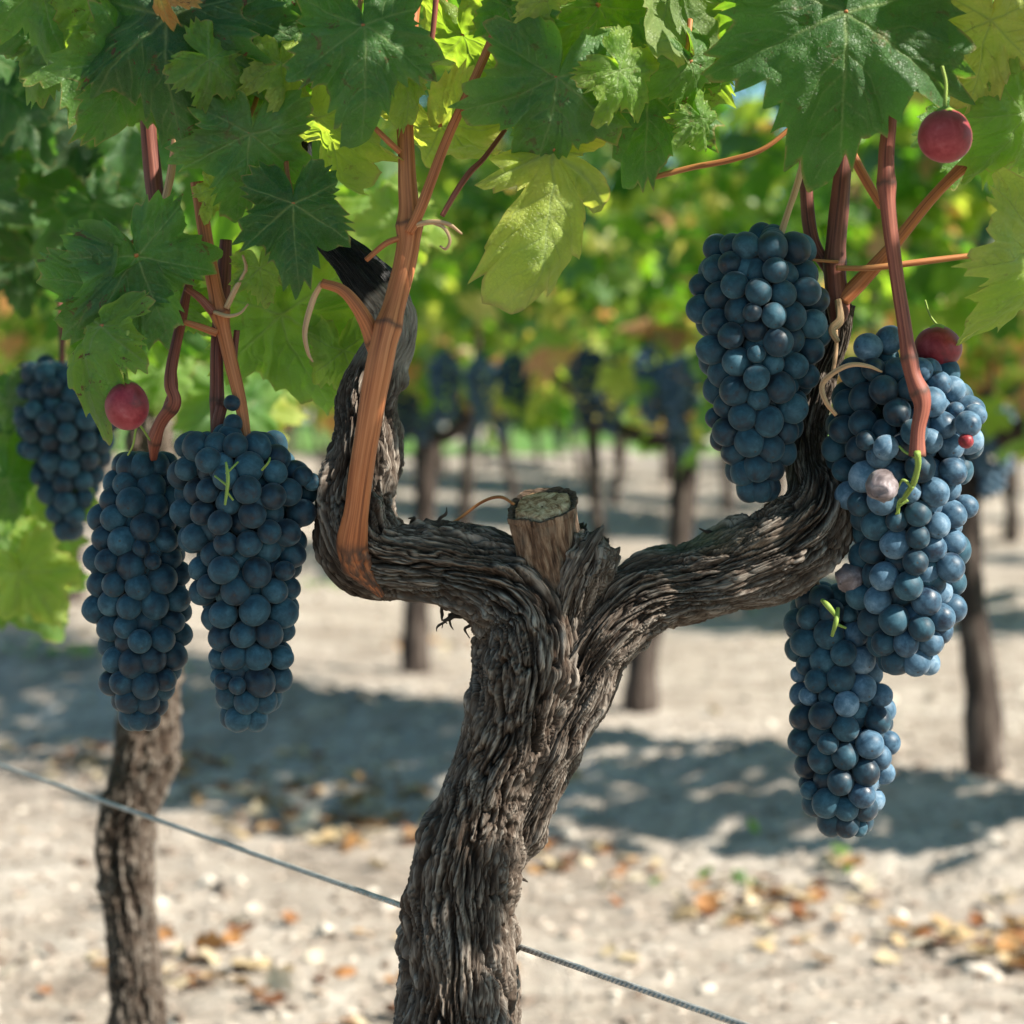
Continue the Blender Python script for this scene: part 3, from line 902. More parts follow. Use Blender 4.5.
# left group
g_ = -.006
cane([(197, 182, 6.5, g_), (207, 245, 7, g_), (217, 300, 7.5, g_), (228, 350, 7, g_), (240, 400, 6.2, g_ - .003), (247, 442, 5, g_ - .004)], 'cane', [(218, 312, .5)])
cane([(226, 240, 6, g_ + .012), (222, 300, 8, g_ + .01), (217, 350, 6.5, g_ + .006), (217, 400, 7, g_ + .006), (216, 436, 5.5, g_ + .004)], 'cane_dark', [(217, 400, .1)])
cane([(146, 20, 8, .014), (148, 120, 8, .012), (153, 175, 9, .012), (160, 230, 8, .01), (170, 300, 7, .012), (172, 340, 6, .01)], 'cane_dark', [(155, 215, .15)])
cane([(184, 60, 5, .01), (176, 130, 5, .008), (170, 180, 6, .008), (158, 222, 4.5, .006)], 'tendril', name='tendril', wob=.15)
cane([(186, 288, 3, g_ - .006), (200, 298, 4, g_ - .006), (213, 312, 5, g_ - .004)], 'cane_red', name='cane')
cane([(184, 322, 3, g_ - .004), (200, 327, 3.6, g_ - .004), (217, 333, 4, g_ - .002)], 'cane', name='cane')
cane([(226, 308, 4.5, g_ - .004), (236, 288, 4.2, g_ - .006), (246, 270, 3, g_ - .006), (243, 255, 2, g_ - .006)], 'tendril', name='tendril', wob=.15)
cane([(214, 312, 3, g_ - .006), (228, 316, 3, g_ - .009), (240, 313, 2.2, g_ - .008), (248, 304, 1.2, g_ - .006)], 'tendril', name='tendril', wob=.2)
cane([(237, 330, 3, g_ + .004), (235, 350, 3, g_ + .004), (233, 385, 2.6, g_ + .002)], 'cane_dark')
# right group
k_ = .0
cane([(848, 60, 8, k_ + .01), (846, 130, 8.5, k_ + .008), (840, 200, 9.5, k_ + .006), (835, 262, 10.5, k_ + .004), (838, 308, 11, k_ + .004), (836, 325, 6, k_ + .004)], 'cane_dark', [(836, 262, .15)])
cane([(806, 100, 6, k_ + .01), (806, 180, 6.5, k_ + .01), (812, 238, 7, k_ + .01), (832, 275, 6, k_ + .008)], 'cane_dark')
cane([(806, 150, 2.8, k_ - .006), (797, 185, 3.4, k_ - .008), (787, 215, 3.2, k_ - .012), (777, 246, 4, k_ - .016)], 'tendril')
cane([(836, 120, 3.5, k_ - .012), (850, 150, 4.6, k_ - .014), (866, 180, 4.8, k_ - .016), (882, 207, 4.5, k_ - .018)], 'cane')
cane([(1014, 138, 3.5, k_ - .02), (985, 152, 4.5, k_ - .02), (962, 168, 5.5, k_ - .018), (930, 200, 5.5, k_ - .012), (893, 246, 6.5, k_ - .006), (860, 282, 8, k_), (842, 300, 8, k_ + .002)], 'cane', [(968, 165, .3)])
cane([(836, 268, 2.6, k_ - .012), (870, 268, 3, k_ - .012), (920, 262, 3.3, k_ - .01), (1004, 251, 2.6, k_ - .006), (1040, 244, 2.5, k_ - .006)], 'petiole', name='cane')
cane([(838, 262, 2.6, k_ - .010), (815, 260, 2.2, k_ - .012), (806, 256, 1.6, k_ - .012)], 'petiole', name='tendril')
cane([(838, 300, 5, k_ - .006), (840, 320, 6, k_ - .010), (832, 330, 5, k_ - .012), (838, 342, 4, k_ - .012)], 'tendril', name='tendril', wob=.35)
cane([(836, 330, 3, k_ - .006), (836, 350, 3.4, k_ - .008), (833, 372, 3.2, k_ - .010)], 'tendril', name='tendril')
cane([(655, 177, 2.8, .0), (690, 168, 3, -.004), (730, 160, 3, -.01), (765, 148, 2.5, -.014), (800, 120, 2.5, -.014)], 'petiole', name='cane')
cane([(882, 372, 1.5, -.036), (868, 366, 3, -.038), (850, 365, 3.6, -.038), (832, 374, 3.8, -.036), (822, 386, 4, -.034), (826, 402, 3.5, -.036), (836, 415, 3, -.034)], 'tendril', name='tendril', wob=.2)
cane([(442, 530, 2, .004), (460, 518, 2.2, .002), (482, 502, 2.3, .0), (500, 497, 2.4, -.012), (514, 504, 2.2, -.02)], 'petiole', name='tendril')

# ------------------------------------------------------------------ hero leaves
def hero_leaf_mesh(seed, tint, dry=.5, deep=1.0, wid=1.0, cup=.25, fold=.15, curl=.3, wave=.21, nth=520, nt=78, asym=0.0):
    rng = np.random.default_rng(seed)
    th = np.linspace(-math.pi, math.pi, nth, endpoint=False)
    r = lobe_radius(th + .05 * np.sin(2 * th + rng.uniform(0, 6)) + .04 * np.sin(3 * th + rng.uniform(0, 6)), deep, wid)
    r = r * (1 + asym * np.sin(th)) * (1 + .06 * pn(np.stack([np.cos(th) * 1.5, np.sin(th) * 1.5, 0 * th + seed], 1)))
    # serration: two orders of uneven pointed teeth
    nT = 29
    phs = (th + math.pi) / (2 * math.pi) * nT + .55 * pn(np.stack([np.cos(th) * 3, np.sin(th) * 3, 0 * th + seed + 4], 1)) * 2
    fr = phs % 1.0
    tooth = np.where(fr < .55, fr / .55, (1 - fr) / .45)
    am = .100 * (.6 + .9 * (pn(np.stack([np.floor(phs) * 1.7, 0 * th + seed, 0 * th], 1)) + .5))
    back = np.clip((math.pi - np.abs(th)) / .5, 0, 1)
    r = r * (1 + (tooth ** 1.25 - .5) * am * back * 1.5)
    # smooth tiny corners
    t = np.linspace(0, 1, nt) ** .9
    TT, TH = np.meshgrid(t, th, indexing='ij')
    RRr = TT * r[None, :]
    x = RRr * np.sin(TH); y = RRr * np.cos(TH)
    xf, yf = x.ravel(), y.ravel()
    # veins
    vein = np.zeros_like(xf); bulge = np.full_like(xf, 9.0)
    prim = [(0, 1.0), (R(57), .90), (R(-57), .90), (R(113), .74), (R(-113), .74)]
    def seg_dist(ax, ay, bx, by):
        dx, dy = bx - ax, by - ay; L2 = dx * dx + dy * dy
        tt = np.clip(((xf - ax) * dx + (yf - ay) * dy) / L2, 0, 1)
        return np.hypot(xf - ax - tt * dx, yf - ay - tt * dy), tt
    for pi_, (a, ln) in enumerate(prim):
        a = a + rng.uniform(-.05, .05)
        cv = rng.uniform(-.10, .10)
        K = 7
        px_ = [(0.0, 0.0)]
        for k in range(1, K + 1):
            s = k / K; aa = a + cv * s
            px_.append((ln * s * math.sin(aa), ln * s * math.cos(aa)))
        for k in range(K):
            d, tt = seg_dist(*px_[k], *px_[k + 1])
            wd = .0125 * (1 - .75 * (k + tt) / K) + .0032
            vein = np.maximum(vein, np.exp(-(d / wd) ** 2) * (1 - .35 * (k + tt) / K)); bulge = np.minimum(bulge, d)
        side = rng.integers(2) * 2 - 1
        for k in range(1, 6):
            s = .10 + k * .145 + rng.uniform(-.03, .03)
            if s > .93: break
            i0 = s * K; ii = min(int(i0), K - 1); fr_ = i0 - ii
            bx = px_[ii][0] * (1 - fr_) + px_[ii + 1][0] * fr_; by = px_[ii][1] * (1 - fr_) + px_[ii + 1][1] * fr_
            for sg in ((side,) if k % 2 else (-side,)) if pi_ else (1, -1):
                aa = a + cv * s + sg * rng.uniform(.75, .95)
                l2 = ln * (.50 - .32 * s) * rng.uniform(.9, 1.25)
                a2 = aa - sg * .45
                mx_, my_ = bx + l2 * .5 * math.sin(aa), by + l2 * .5 * math.cos(aa)
                ex, ey = mx_ + l2 * .55 * math.sin(a2), my_ + l2 * .55 * math.cos(a2)
                for (p0, p1, w0) in (((bx, by), (mx_, my_), 1.0), ((mx_, my_), (ex, ey), .7)):
                    d, tt = seg_dist(*p0, *p1)
                    vein = np.maximum(vein, .60 * w0 * np.exp(-(d / (.0055 * w0 + .0014)) ** 2)); bulge = np.minimum(bulge, d * 1.25)
            side = -side
    r2 = np.hypot(xf, yf)
    z = -cup * r2 ** 2 - fold * np.abs(xf) * .6
    z += .013 * np.clip(bulge / .09, 0, 1) ** .8 - .008 * vein
    z += wave * np.clip(TT.ravel(), 0, 1) ** 2.2 * (.6 * np.sin(5 * TH.ravel() + rng.uniform(0, 6)) + .5 * np.sin(11 * TH.ravel() + rng.uniform(0, 6))) * .6
    z += .15 * pn(np.stack([xf * 1.7, yf * 1.7, 0 * xf + seed * 3.3], 1)) + .045 * np.abs(pn(np.stack([xf * 3.4, yf * 3.4, 0 * xf + seed * 1.7], 1))) + .034 * pn(np.stack([xf * 7, yf * 7, 0 * xf + seed], 1))
    V = np.stack([xf, yf, z], 1)
    # curl of the tip: bend about x
    yb = np.clip(yf - .1, 0, 2)
    ang = curl * yb * 1.2
    V[:, 2] -= np.sin(ang) * yb * .8
    V[:, 1] -= (1 - np.cos(ang)) * yb * .6
    rim = TT.ravel()
    Fq = grid_faces(nt, nth)
    n = len(V)
    return V, Fq, dict(tint=np.clip(tint + .12 * (rim ** 4) + .05 * pn(V * 2 + seed), 0, 1), vein=vein, rim=rim, dry=np.full(n, dry), lp=V * .045 + seed * .31)

LEAFCNT = [0]
def leaf(px, py, size, ang, tint=.25, D=D0 - .03, pitch=0, yaw=0, seed=None, pet=None, label=None, parent=None, flip=False, res=1.0, **kw):
    """px,py: where the petiole joins; size: px from junction to tip; ang: picture angle of the tip, 0 down, + right"""
    LEAFCNT[0] += 1
    seed = LEAFCNT[0] if seed is None else seed
    V, Fq, at = hero_leaf_mesh(seed, tint, nth=int(520 * res), nt=int(78 * res), **kw)
    s = RR(size, D)
    T = np.array([math.sin(R(ang)), 0, -math.cos(R(ang))])
    N = np.array([0, -1.0, 0])
    if flip: N = -N
    Rm = rot_from(T, N)
    Rx = np.array(Matrix.Rotation(R(pitch), 3, 'X')); Ry = np.array(Matrix.Rotation(R(yaw), 3, 'Y'))
    Rm = Rm @ Rx @ Ry
    W = (V * s) @ Rm.T + P(px, py, D)
    at['lp'] = (V * s).astype(np.float32) + seed * .31
    o = link('leaf', make_mesh('leaf', W, Fq, mats=[M['leaf']], attrs=at), parent or vine)
    if label: o['label'] = label
    if pet is not None:
        j = P(px, py, D)
        back = Rm @ np.array([0, -.25, -.25]) * s
        e = P(pet[0], pet[1], pet[2] if len(pet) > 2 else D + .02)
        r_ = .0012
        pp = np.array([[*(j - Rm @ np.array([0, 0, .012]) * s), r_ * .9], [*(j + back * .5), r_], [*((j + back * .5) * .4 + e * .6 + np.array([0, 0, -.004])), r_], [*e, r_ * 1.2]])
        V2, a4, a3, q2, dd = tube(pp, 40, 12)
        link('petiole', make_mesh('petiole', V2, [a4, a3], mats=[M['petiole']], attrs={'bq': q2, 'bh': np.zeros(len(V2))}), o)
    return o

d_ = D0
# big leaves, left to right
leaf(168, 18, 140, 2, .08, d_ - .060, pitch=8, yaw=10, fold=.45, curl=.25, wave=.2, dry=1.0, wid=.86, pet=(150, -40), seed=3)
leaf(100, -10, 92, -25, .52, d_ - .035, pitch=-20, yaw=-10, dry=.6, seed=4, pet=(120, -50))
leaf(140, 62, 98, -28, .22, d_ - .040, pitch=5, yaw=-22, dry=.3, fold=.3, seed=5, pet=(150, 20))
leaf(250, 134, 92, -8, .22, d_ - .046, pitch=-12, yaw=-22, cup=.12, fold=.05, dry=.4, seed=6, pet=(262, 70), wid=1.04)
leaf(137, 256, 100, 22, .20, d_ - .040, pitch=-8, yaw=-16, cup=.15, fold=.25, dry=.7, seed=7, pet=(150, 215), wid=.98)
leaf(108, 284, 84, -38, .18, d_ - .036, pitch=-6, yaw=-14, cup=.15, fold=.3, dry=.6, seed=8, pet=(135, 250))
leaf(100, 326, 100, -14, .42, d_ - .048, pitch=16, yaw=38, cup=.2, fold=.6, wid=.5, deep=.6, dry=.9, seed=9, pet=(120, 300), label='folded drying leaf hanging over the left background bunch')
leaf(293, 204, 86, 4, .02, d_ - .052, pitch=6, yaw=-8, cup=.25, fold=.25, dry=.1, wid=.85, seed=10, pet=(285, 150), label='dark green leaf with pale veins')
leaf(318, 118, 106, 14, .62, d_ - .015, pitch=-30, yaw=46, dry=.3, seed=11, pet=(330, 60), cup=.2)
leaf(283, 314, 120, 12, .44, d_ + .060, pitch=-12, yaw=24, cup=.1, fold=.05, dry=.2, seed=12, pet=(262, 280))
leaf(364, 26, 112, 4, .16, d_ - .068, pitch=6, yaw=-20, cup=.15, fold=.15, dry=.6, seed=13, pet=(362, -30), wid=.88)
leaf(300, 30, 92, -10, .30, d_ - .030, pitch=0, yaw=-20, cup=.2, dry=1.0, seed=14, pet=(310, -30))
leaf(440, 128, 90, 44, .70, d_ - .015, pitch=-30, yaw=48, cup=.25, wave=.16, dry=.15, seed=15, pet=(408, 110), label='yellow leaf lit through behind the main cane')
leaf(462, 36, 92, 18, .58, d_ + .005, pitch=-26, yaw=44, dry=.3, seed=16, pet=(440, -10))
leaf(557, 78, 112, -8, .22, d_ - .060, pitch=-10, yaw=-18, cup=.18, fold=.12, dry=.5, seed=17, pet=(556, 40), wid=1.0)
leaf(556, 150, 168, -7, .68, d_ - .040, pitch=2, yaw=-30, cup=.12, fold=.45, deep=1.7, wid=.42, dry=.1, seed=18, pet=(556, 110), label='pale yellow green sunlit leaf with deep lobes hanging lowest in the middle')
leaf(512, 6, 66, 10, .20, d_ - .055, pitch=-18, yaw=26, dry=.3, seed=19, pet=(520, -40))
leaf(680, -20, 118, -22, .55, d_ - .020, pitch=-18, yaw=-30, cup=.2, flip=True, dry=.2, seed=20, pet=(690, -60))
leaf(650, 92, 90, -12, .14, d_ - .012, pitch=10, yaw=20, dry=.5, seed=21, pet=(660, 30), fold=.4)
leaf(704, 30, 84, -4, .45, d_ - .004, pitch=-6, yaw=28, dry=.6, seed=22, pet=(700, -30))
leaf(846, 12, 160, -6, .12, d_ - .085, pitch=6, yaw=2, cup=.18, fold=.18, dry=.35, seed=23, pet=(850, -30), wid=1.05, deep=.8, label='largest dark green leaf hanging above the right bunches')
leaf(990, 20, 102, -4, .80, d_ - .070, pitch=-10, yaw=-16, cup=.2, wave=.18, dry=.3, seed=24, pet=(990, -30), label='yellow leaf with scorched tip in the top right corner')
leaf(1022, 112, 92, -28, .46, d_ - .040, pitch=-8, yaw=-34, dry=.2, seed=25, pet=(1030, 60))
leaf(1046, 246, 122, -20, .62, d_ - .050, pitch=-2, yaw=-46, cup=.2, fold=.2, dry=.3, seed=26, pet=(1040, 200), label='pale green leaf half out of the picture at the right edge')
leaf(350, 288, 64, 4, .78, d_ + .085, pitch=-20, yaw=56, dry=.0, seed=27, pet=(352, 250))
leaf(345, 350, 66, 10, .55, d_ + .045, pitch=-10, yaw=20, dry=.1, seed=28)
leaf(930, -10, 80, 30, .30, d_ - .030, pitch=-12, yaw=12, dry=.3, seed=29, pet=(935, -50))
leaf(770, -12, 90, -30, .30, d_ - .040, pitch=-20, yaw=-10, dry=.3, seed=30, pet=(780, -50))
leaf(600, 6, 78, 26, .42, d_ - .030, pitch=-20, yaw=-20, dry=.5, seed=31, pet=(610, -50))
leaf(232, 14, 92, 18, .14, d_ - .050, pitch=0, yaw=-18, dry=.6, seed=32, pet=(240, -40))
leaf(40, -20, 84, 12, .30, d_ - .020, pitch=10, yaw=10, dry=.3, seed=33, pet=(50, -60))

leaf(282, 62, 52, 8, .58, d_ - .050, pitch=10, yaw=-40, dry=.2, fold=.6, seed=34)
leaf(692, 62, 60, 14, .34, d_ - .040, pitch=-14, yaw=-34, dry=.8, fold=.4, cup=.4, seed=35, pet=(690, 20))
leaf(700, 118, 40, 24, .40, d_ - .030, pitch=-24, yaw=-30, dry=.5, fold=.5, seed=36)
leaf(160, -12, 34, -4, .97, d_ - .075, pitch=10, yaw=30, dry=1, fold=.9, cup=.6, wave=.4, seed=37, label='shrivelled brown leaf caught on the top left leaves')
leaf(545, -6, 46, 20, .66, d_ - .070, pitch=-20, yaw=-20, dry=.4, fold=.5, seed=39)
leaf(402, 78, 54, 20, .55, d_ - .045, pitch=-10, yaw=-34, dry=.3, fold=.4, seed=40, pet=(404, 60))
leaf(620, 70, 62, 42, .48, d_ - .064, pitch=-18, yaw=-20, dry=.3, seed=41)
leaf(208, 60, 58, 60, .38, d_ - .068, pitch=-24, yaw=-10, dry=.3, fold=.4, seed=42)
leaf(215, 190, 34, -30, .62, d_ - .02, pitch=0, yaw=20, dry=.6, seed=43)
leaf(260, 268, 40, 10, .50, d_ - .012, pitch=0, yaw=-10, dry=.4, seed=44)
leaf(180, 300, 46, 26, .42, d_ + .02, pitch=0, yaw=30, dry=.2, seed=45)
# fill leaves of the same vine, a little deeper
rngf = np.random.default_rng(77)
def fill(n, x0, x1, y0, y1, dd0, dd1, t0=.32, parent=None, smin=60, smax=95, res=.45):
    for _ in range(n):
        px = rngf.uniform(x0, x1); py = rngf.uniform(y0, y1); D = D0 + rngf.uniform(dd0, dd1)
        leaf(px, py, rngf.uniform(smin, smax) * D0 / D, rngf.normal(0, 25), float(np.clip(rngf.normal(t0, .14), 0, .85)), D, pitch=rngf.normal(-5, 22), yaw=rngf.normal(0, 28),
             dry=rngf.uniform(0, .7), parent=parent, res=res, cup=rngf.uniform(.1, .35), fold=rngf.uniform(.05, .5))
fill(16, 0, 330, -60, 70, .02, .16, .22)
fill(10, 330, 700, -80, 10, .0, .16, .36)
fill(7, 760, 1040, -90, 0, .0, .14, .3)
fill(4, 960, 1060, 0, 130, .02, .10, .40)
fill(5, 180, 340, 60, 200, .06, .16, .36)

# out-of-frame crown: leaves added on sun rays as shade, gaps left for sun patches
LIT = np.array([P(*q) for q in ((905, 560), (940, 500), (860, 770), (930, 620), (875, 710), (935, 560), (905, 440), (955, 430), (950, 380), (880, 660), (890, 600), (800, 510), (825, 530),
                (945, 140), (1000, 300), (985, 90), (505, 830), (515, 900), (500, 790), (510, 950), (490, 740), (545, 500), (640, 30), (690, 60), (290, 0), (460, 40), (620, 160),
                (410, 330), (408, 370), (395, 400), (880, 800), (770, 150), (900, 260), (905, 330), (255, 60), (430, 130))] + [P(520, 240, D0 - .04), P(545, 290, D0 - .04), P(570, 200, D0 - .04)])
SD = np.array(SUN_DIR)
rngc = np.random.default_rng(99)
SHD = [(0, 120, 360, 540, 1.5, 1.72), (-20, 1040, -10, 200, .22), (190, 320, 180, 330, .3), (680, 840, 230, 500, .9), (70, 320, 440, 730, .8), (440, 600, 560, 700, .5), (560, 790, 540, 620, .6), (395, 470, 760, 1020, .5), (820, 880, 330, 560, .4)]
pos = []
for (xa_, xb_, ya_, yb_, wt, *DD) in SHD:
    k = int(wt * (40 + (xb_ - xa_) * (yb_ - ya_) / 620))
    for _ in range(k):
        q = P(rngc.uniform(xa_, xb_), rngc.uniform(ya_, yb_), (DD[0] if DD else D0) + rngc.uniform(-.09, .02))
        for tt in (rngc.uniform(.15, .95), rngc.uniform(.15, .95)):
            p = q + SD * tt
            if p[1] < .62: continue
            ppx = 512 + F * p[0] / p[1]; ppy = YH - F * (p[2] - CAM_H) / p[1]
            if (ppy < -75 or ppx > 1120) and p[2] > .80: pos.append(p); break
n = 260
u = rngc.uniform(-.35, .5, n)
pos += list(np.stack([.02 + u * .9, 1.25 + rngc.normal(.05, .13, n), rngc.uniform(.9, 1.45, n)], 1))
ok = []
for p in pos:
    if 512 + F * p[0] / p[1] < 1110 and p[2] < CAM_H + 400 / F * p[1] + .035: continue
    w_ = p - LIT
    t_ = w_ @ SD
    dist = np.linalg.norm(w_ - t_[:, None] * SD, axis=1)
    if np.any((t_ > 0) & (dist < .036)): continue
    ok.append(p)
pos = np.array(ok)
V, Fc, T = leaf_cloud(pos, rngc.uniform(.026, .046, len(pos)), np.clip(rngc.normal(.3, .12, len(pos)), 0, 1), rngc, False)
fo = link('foliage', make_mesh('crown_shade_leaves', V, Fc, mats=[M['bgleaf']], attrs={'tint': T}), vine)  # unseen leaves, largely added to block the sun
fo['kind'] = 'stuff'

# ------------------------------------------------------------------ neighbouring vine on the left, same row
nv_ = empty('grapevine', (P(135, 1000, 2.1)[0], 2.1, 0.0), 'blurred vine with dark trunk standing behind the two left bunches', 'grapevine')
dsp = bark_disp(91.0, 2.0)
V, f4, f3, q_, d0_ = tube(px_path([(150, 1230, 32), (145, 1100, 28), (138, 1000, 26), (128, 900, 25), (125, 840, 26), (142, 765, 29), (150, 700, 27), (152, 640, 26), (150, 560, 24), (150, 450, 20), (140, 380, 16)], 2.1), 500, 110, dsp)
link('trunk', make_mesh('trunk', V, [f4, f3], mats=[M['bark']], attrs={'bq': q_, 'bh': np.concatenate([dsp.h, [.3, .3]]), 'bsm': np.zeros(len(V)), 'bgreen': np.zeros(len(V))}), nv_)
def nleaf(n, x0, x1, y0, y1, D_0, D_1, t0, ts=.1, smin=52, smax=85):
    for _ in range(n):
        D = rngf.uniform(D_0, D_1); px = rngf.uniform(x0, x1); py = rngf.uniform(y0, y1)
        leaf(px, py, rngf.uniform(smin, smax), rngf.normal(0, 28), float(np.clip(rngf.normal(t0, ts), 0, .85)), D, pitch=rngf.normal(0, 22), yaw=rngf.normal(0, 30),
             dry=rngf.uniform(0, .5), parent=nv_, res=.22, cup=rngf.uniform(.1, .35), fold=rngf.uniform(.05, .5))
nleaf(42, -40, 150, -40, 300, 1.55, 2.1, .06)
nleaf(16, 100, 330, 60, 330, 1.7, 2.3, .26)
nleaf(9, -30, 60, 480, 600, 1.7, 2.0, .52, .12)
nleaf(6, 130, 330, 330, 420, 1.9, 2.3, .50, .1)
nleaf(5, -30, 20, 330, 480, 1.7, 1.9, .30, .1)
nleaf(3, 350, 400, 150, 230, 1.6, 1.8, .45, .1)
rngn = np.random.default_rng(101)
n = 1100  # canopy thickened, largely out of frame, to block backlight
pos = np.stack([rngn.uniform(-1.1, -.14, n), rngn.uniform(1.75, 2.8, n), rngn.uniform(.80, 1.6, n)], 1)
pos = pos[(pos[:, 2] > .86) | (pos[:, 0] / pos[:, 1] < -.15)]
V, Fc, T = leaf_cloud(pos, rngn.uniform(.035, .065, len(pos)), np.clip(rngn.normal(.18, .14, len(pos)), 0, 1), rngn, False)
fo = link('foliage', make_mesh('neighbour_foliage', V, Fc, mats=[M['bgleaf']], attrs={'tint': T}), nv_)
fo['kind'] = 'stuff'

# ------------------------------------------------------------------ grape bunches
def berry_mesh(seed, mat, nu=30, nv=22, el=1.04, shr=0.0):
    rng = np.random.default_rng(seed)
    ph = np.linspace(0, math.pi, nv)[1:-1]
    th = np.linspace(0, 2 * math.pi, nu, endpoint=False)
    PH, TH = np.meshgrid(ph, th, indexing='ij')
    p = np.stack([np.sin(PH) * np.cos(TH), np.sin(PH) * np.sin(TH), np.cos(PH)], -1).reshape(-1, 3)
    p = np.vstack([p, [[0, 0, 1], [0, 0, -1]]])
    r = 1 + .028 * pn(p * 1.1 + seed * 5) 
    if shr: r = r - shr * np.abs(pn(p * 1.0 + seed)) 
    scar = np.clip(1 - np.hypot(p[:, 0], p[:, 1]) / .11, 0, 1) * (p[:, 2] < 0)
    r -= .035 * np.exp(-(np.hypot(p[:, 0], p[:, 1]) / .13) ** 2) * (p[:, 2] < 0)
    V = p * r[:, None] * np.array([1, 1, el])
    k = nv - 2
    f4 = grid_faces(k, nu)[:, ::-1]
    j = np.arange(nu); j2 = (j + 1) % nu
    a = len(p) - 2; b_ = len(p) - 1
    f3 = np.vstack([np.stack([np.full(nu, a), j, j2], 1), np.stack([np.full(nu, b_), (k - 1) * nu + j2, (k - 1) * nu + j], 1)])
    return V, f4, f3, scar
BM = {}
for mk in ('berry', 'berry_pale', 'berry_red', 'berry_dry'):
    BM[mk] = []
    for i in range(4):
        V, f4, f3, scar = berry_mesh(i + 1, mk, el=1.03 + .03 * i, shr=.35 if mk == 'berry_dry' else 0)
        BM[mk].append((make_mesh('grape_' + mk, V * .0095, [f4, f3], mats=[M[mk]], attrs={'scar': scar}), V, f4, f3, scar))

def pack(profile, D, r0, seed, n_it=130, thick=.92, dens=1.0, ymax_d=.045):
    """profile rows (py, xl, xr). returns centres (m), radii"""
    rng = np.random.default_rng(seed)
    pr = np.array(profile, float)
    z0 = P(0, pr[0, 0], D)[2]; z1 = P(0, pr[-1, 0], D)[2]
    zz = CAM_H - (pr[:, 0] - YH) / F * D
    cx = ((pr[:, 1] + pr[:, 2]) / 2 - 512) / F * D
    hw = (pr[:, 2] - pr[:, 1]) / 2 / F * D
    zi = zz[::-1]; cxi = cx[::-1]; hwi = hw[::-1]
    f_cx = lambda z: np.interp(z, zi, cxi); f_hw = lambda z: np.interp(z, zi, hwi)
    zs = np.linspace(zz[-1], zz[0], 100)
    area = np.sum(2 * math.pi * np.maximum(f_hw(zs) - r0 * .6, r0 * .3) * (zs[1] - zs[0])) + 4 * r0 * r0
    N = int(area / (2.95 * r0 * r0) * dens)
    rad = r0 * rng.uniform(.84, 1.10, N); rad[rng.random(N) < .07] *= .70
    jit = 1 + rng.normal(0, .075, N).clip(-.16, .15)
    z = rng.choice(zs, size=N, p=np.maximum(f_hw(zs), r0 * .5) / np.sum(np.maximum(f_hw(zs), r0 * .5)))
    a = rng.uniform(0, 2 * math.pi, N)
    dep = rng.uniform(0, 1, N) ** 2 * .55      # 0 on the shell, inwards
    p = np.stack([np.cos(a), np.sin(a), z], 1)
    def project(p):
        zc = np.clip(p[:, 2], zz[-1] + rad, zz[0] - rad)
        w_ = np.maximum((f_hw(zc) - rad) * jit, .0008)
        yd = np.minimum(w_ * thick, ymax_d)
        x = p[:, 0] - f_cx(zc); y = p[:, 1] - D
        e = np.sqrt((x / w_) ** 2 + (y / yd) ** 2) + 1e-9
        tgt = np.clip(e, 0, 1 - dep * .45)
        tgt = np.maximum(tgt, np.where(w_ > r0, 1 - dep, 0))
        sc = tgt / e
        return np.stack([f_cx(zc) + x * sc, D + y * sc, zc], 1)
    w_ = f_hw(z)
    p = np.stack([f_cx(z) + w_ * np.cos(a), D + w_ * thick * np.sin(a), z], 1)
    p = project(p)
    for it in range(n_it):
        dv = p[:, None] - p[None]
        dist = np.sqrt((dv ** 2).sum(-1)) + 1e-9
        mn = (rad[:, None] + rad[None]) * 1.0
        ov = np.where(dist < mn, mn - dist, 0); np.fill_diagonal(ov, 0)
        mv = (dv / dist[..., None] * ov[..., None]).sum(1) * .32
        p = project(p + mv)
    # inner core berries so nothing shows through
    m = int(N * .45)
    zc = rng.choice(zs, size=m, p=np.maximum(f_hw(zs) - 1.9 * r0, 1e-6) / np.sum(np.maximum(f_hw(zs) - 1.9 * r0, 1e-6)))
    ws = np.maximum(f_hw(zc) - 2.1 * r0, 0); aa = rng.uniform(0, 6.28, m); q_ = np.sqrt(rng.uniform(0, 1, m))
    core = np.stack([f_cx(zc) + ws * q_ * np.cos(aa), D + np.minimum(ws, ymax_d * .6) * q_ * np.sin(aa), zc], 1)
    return p, rad, core, f_cx

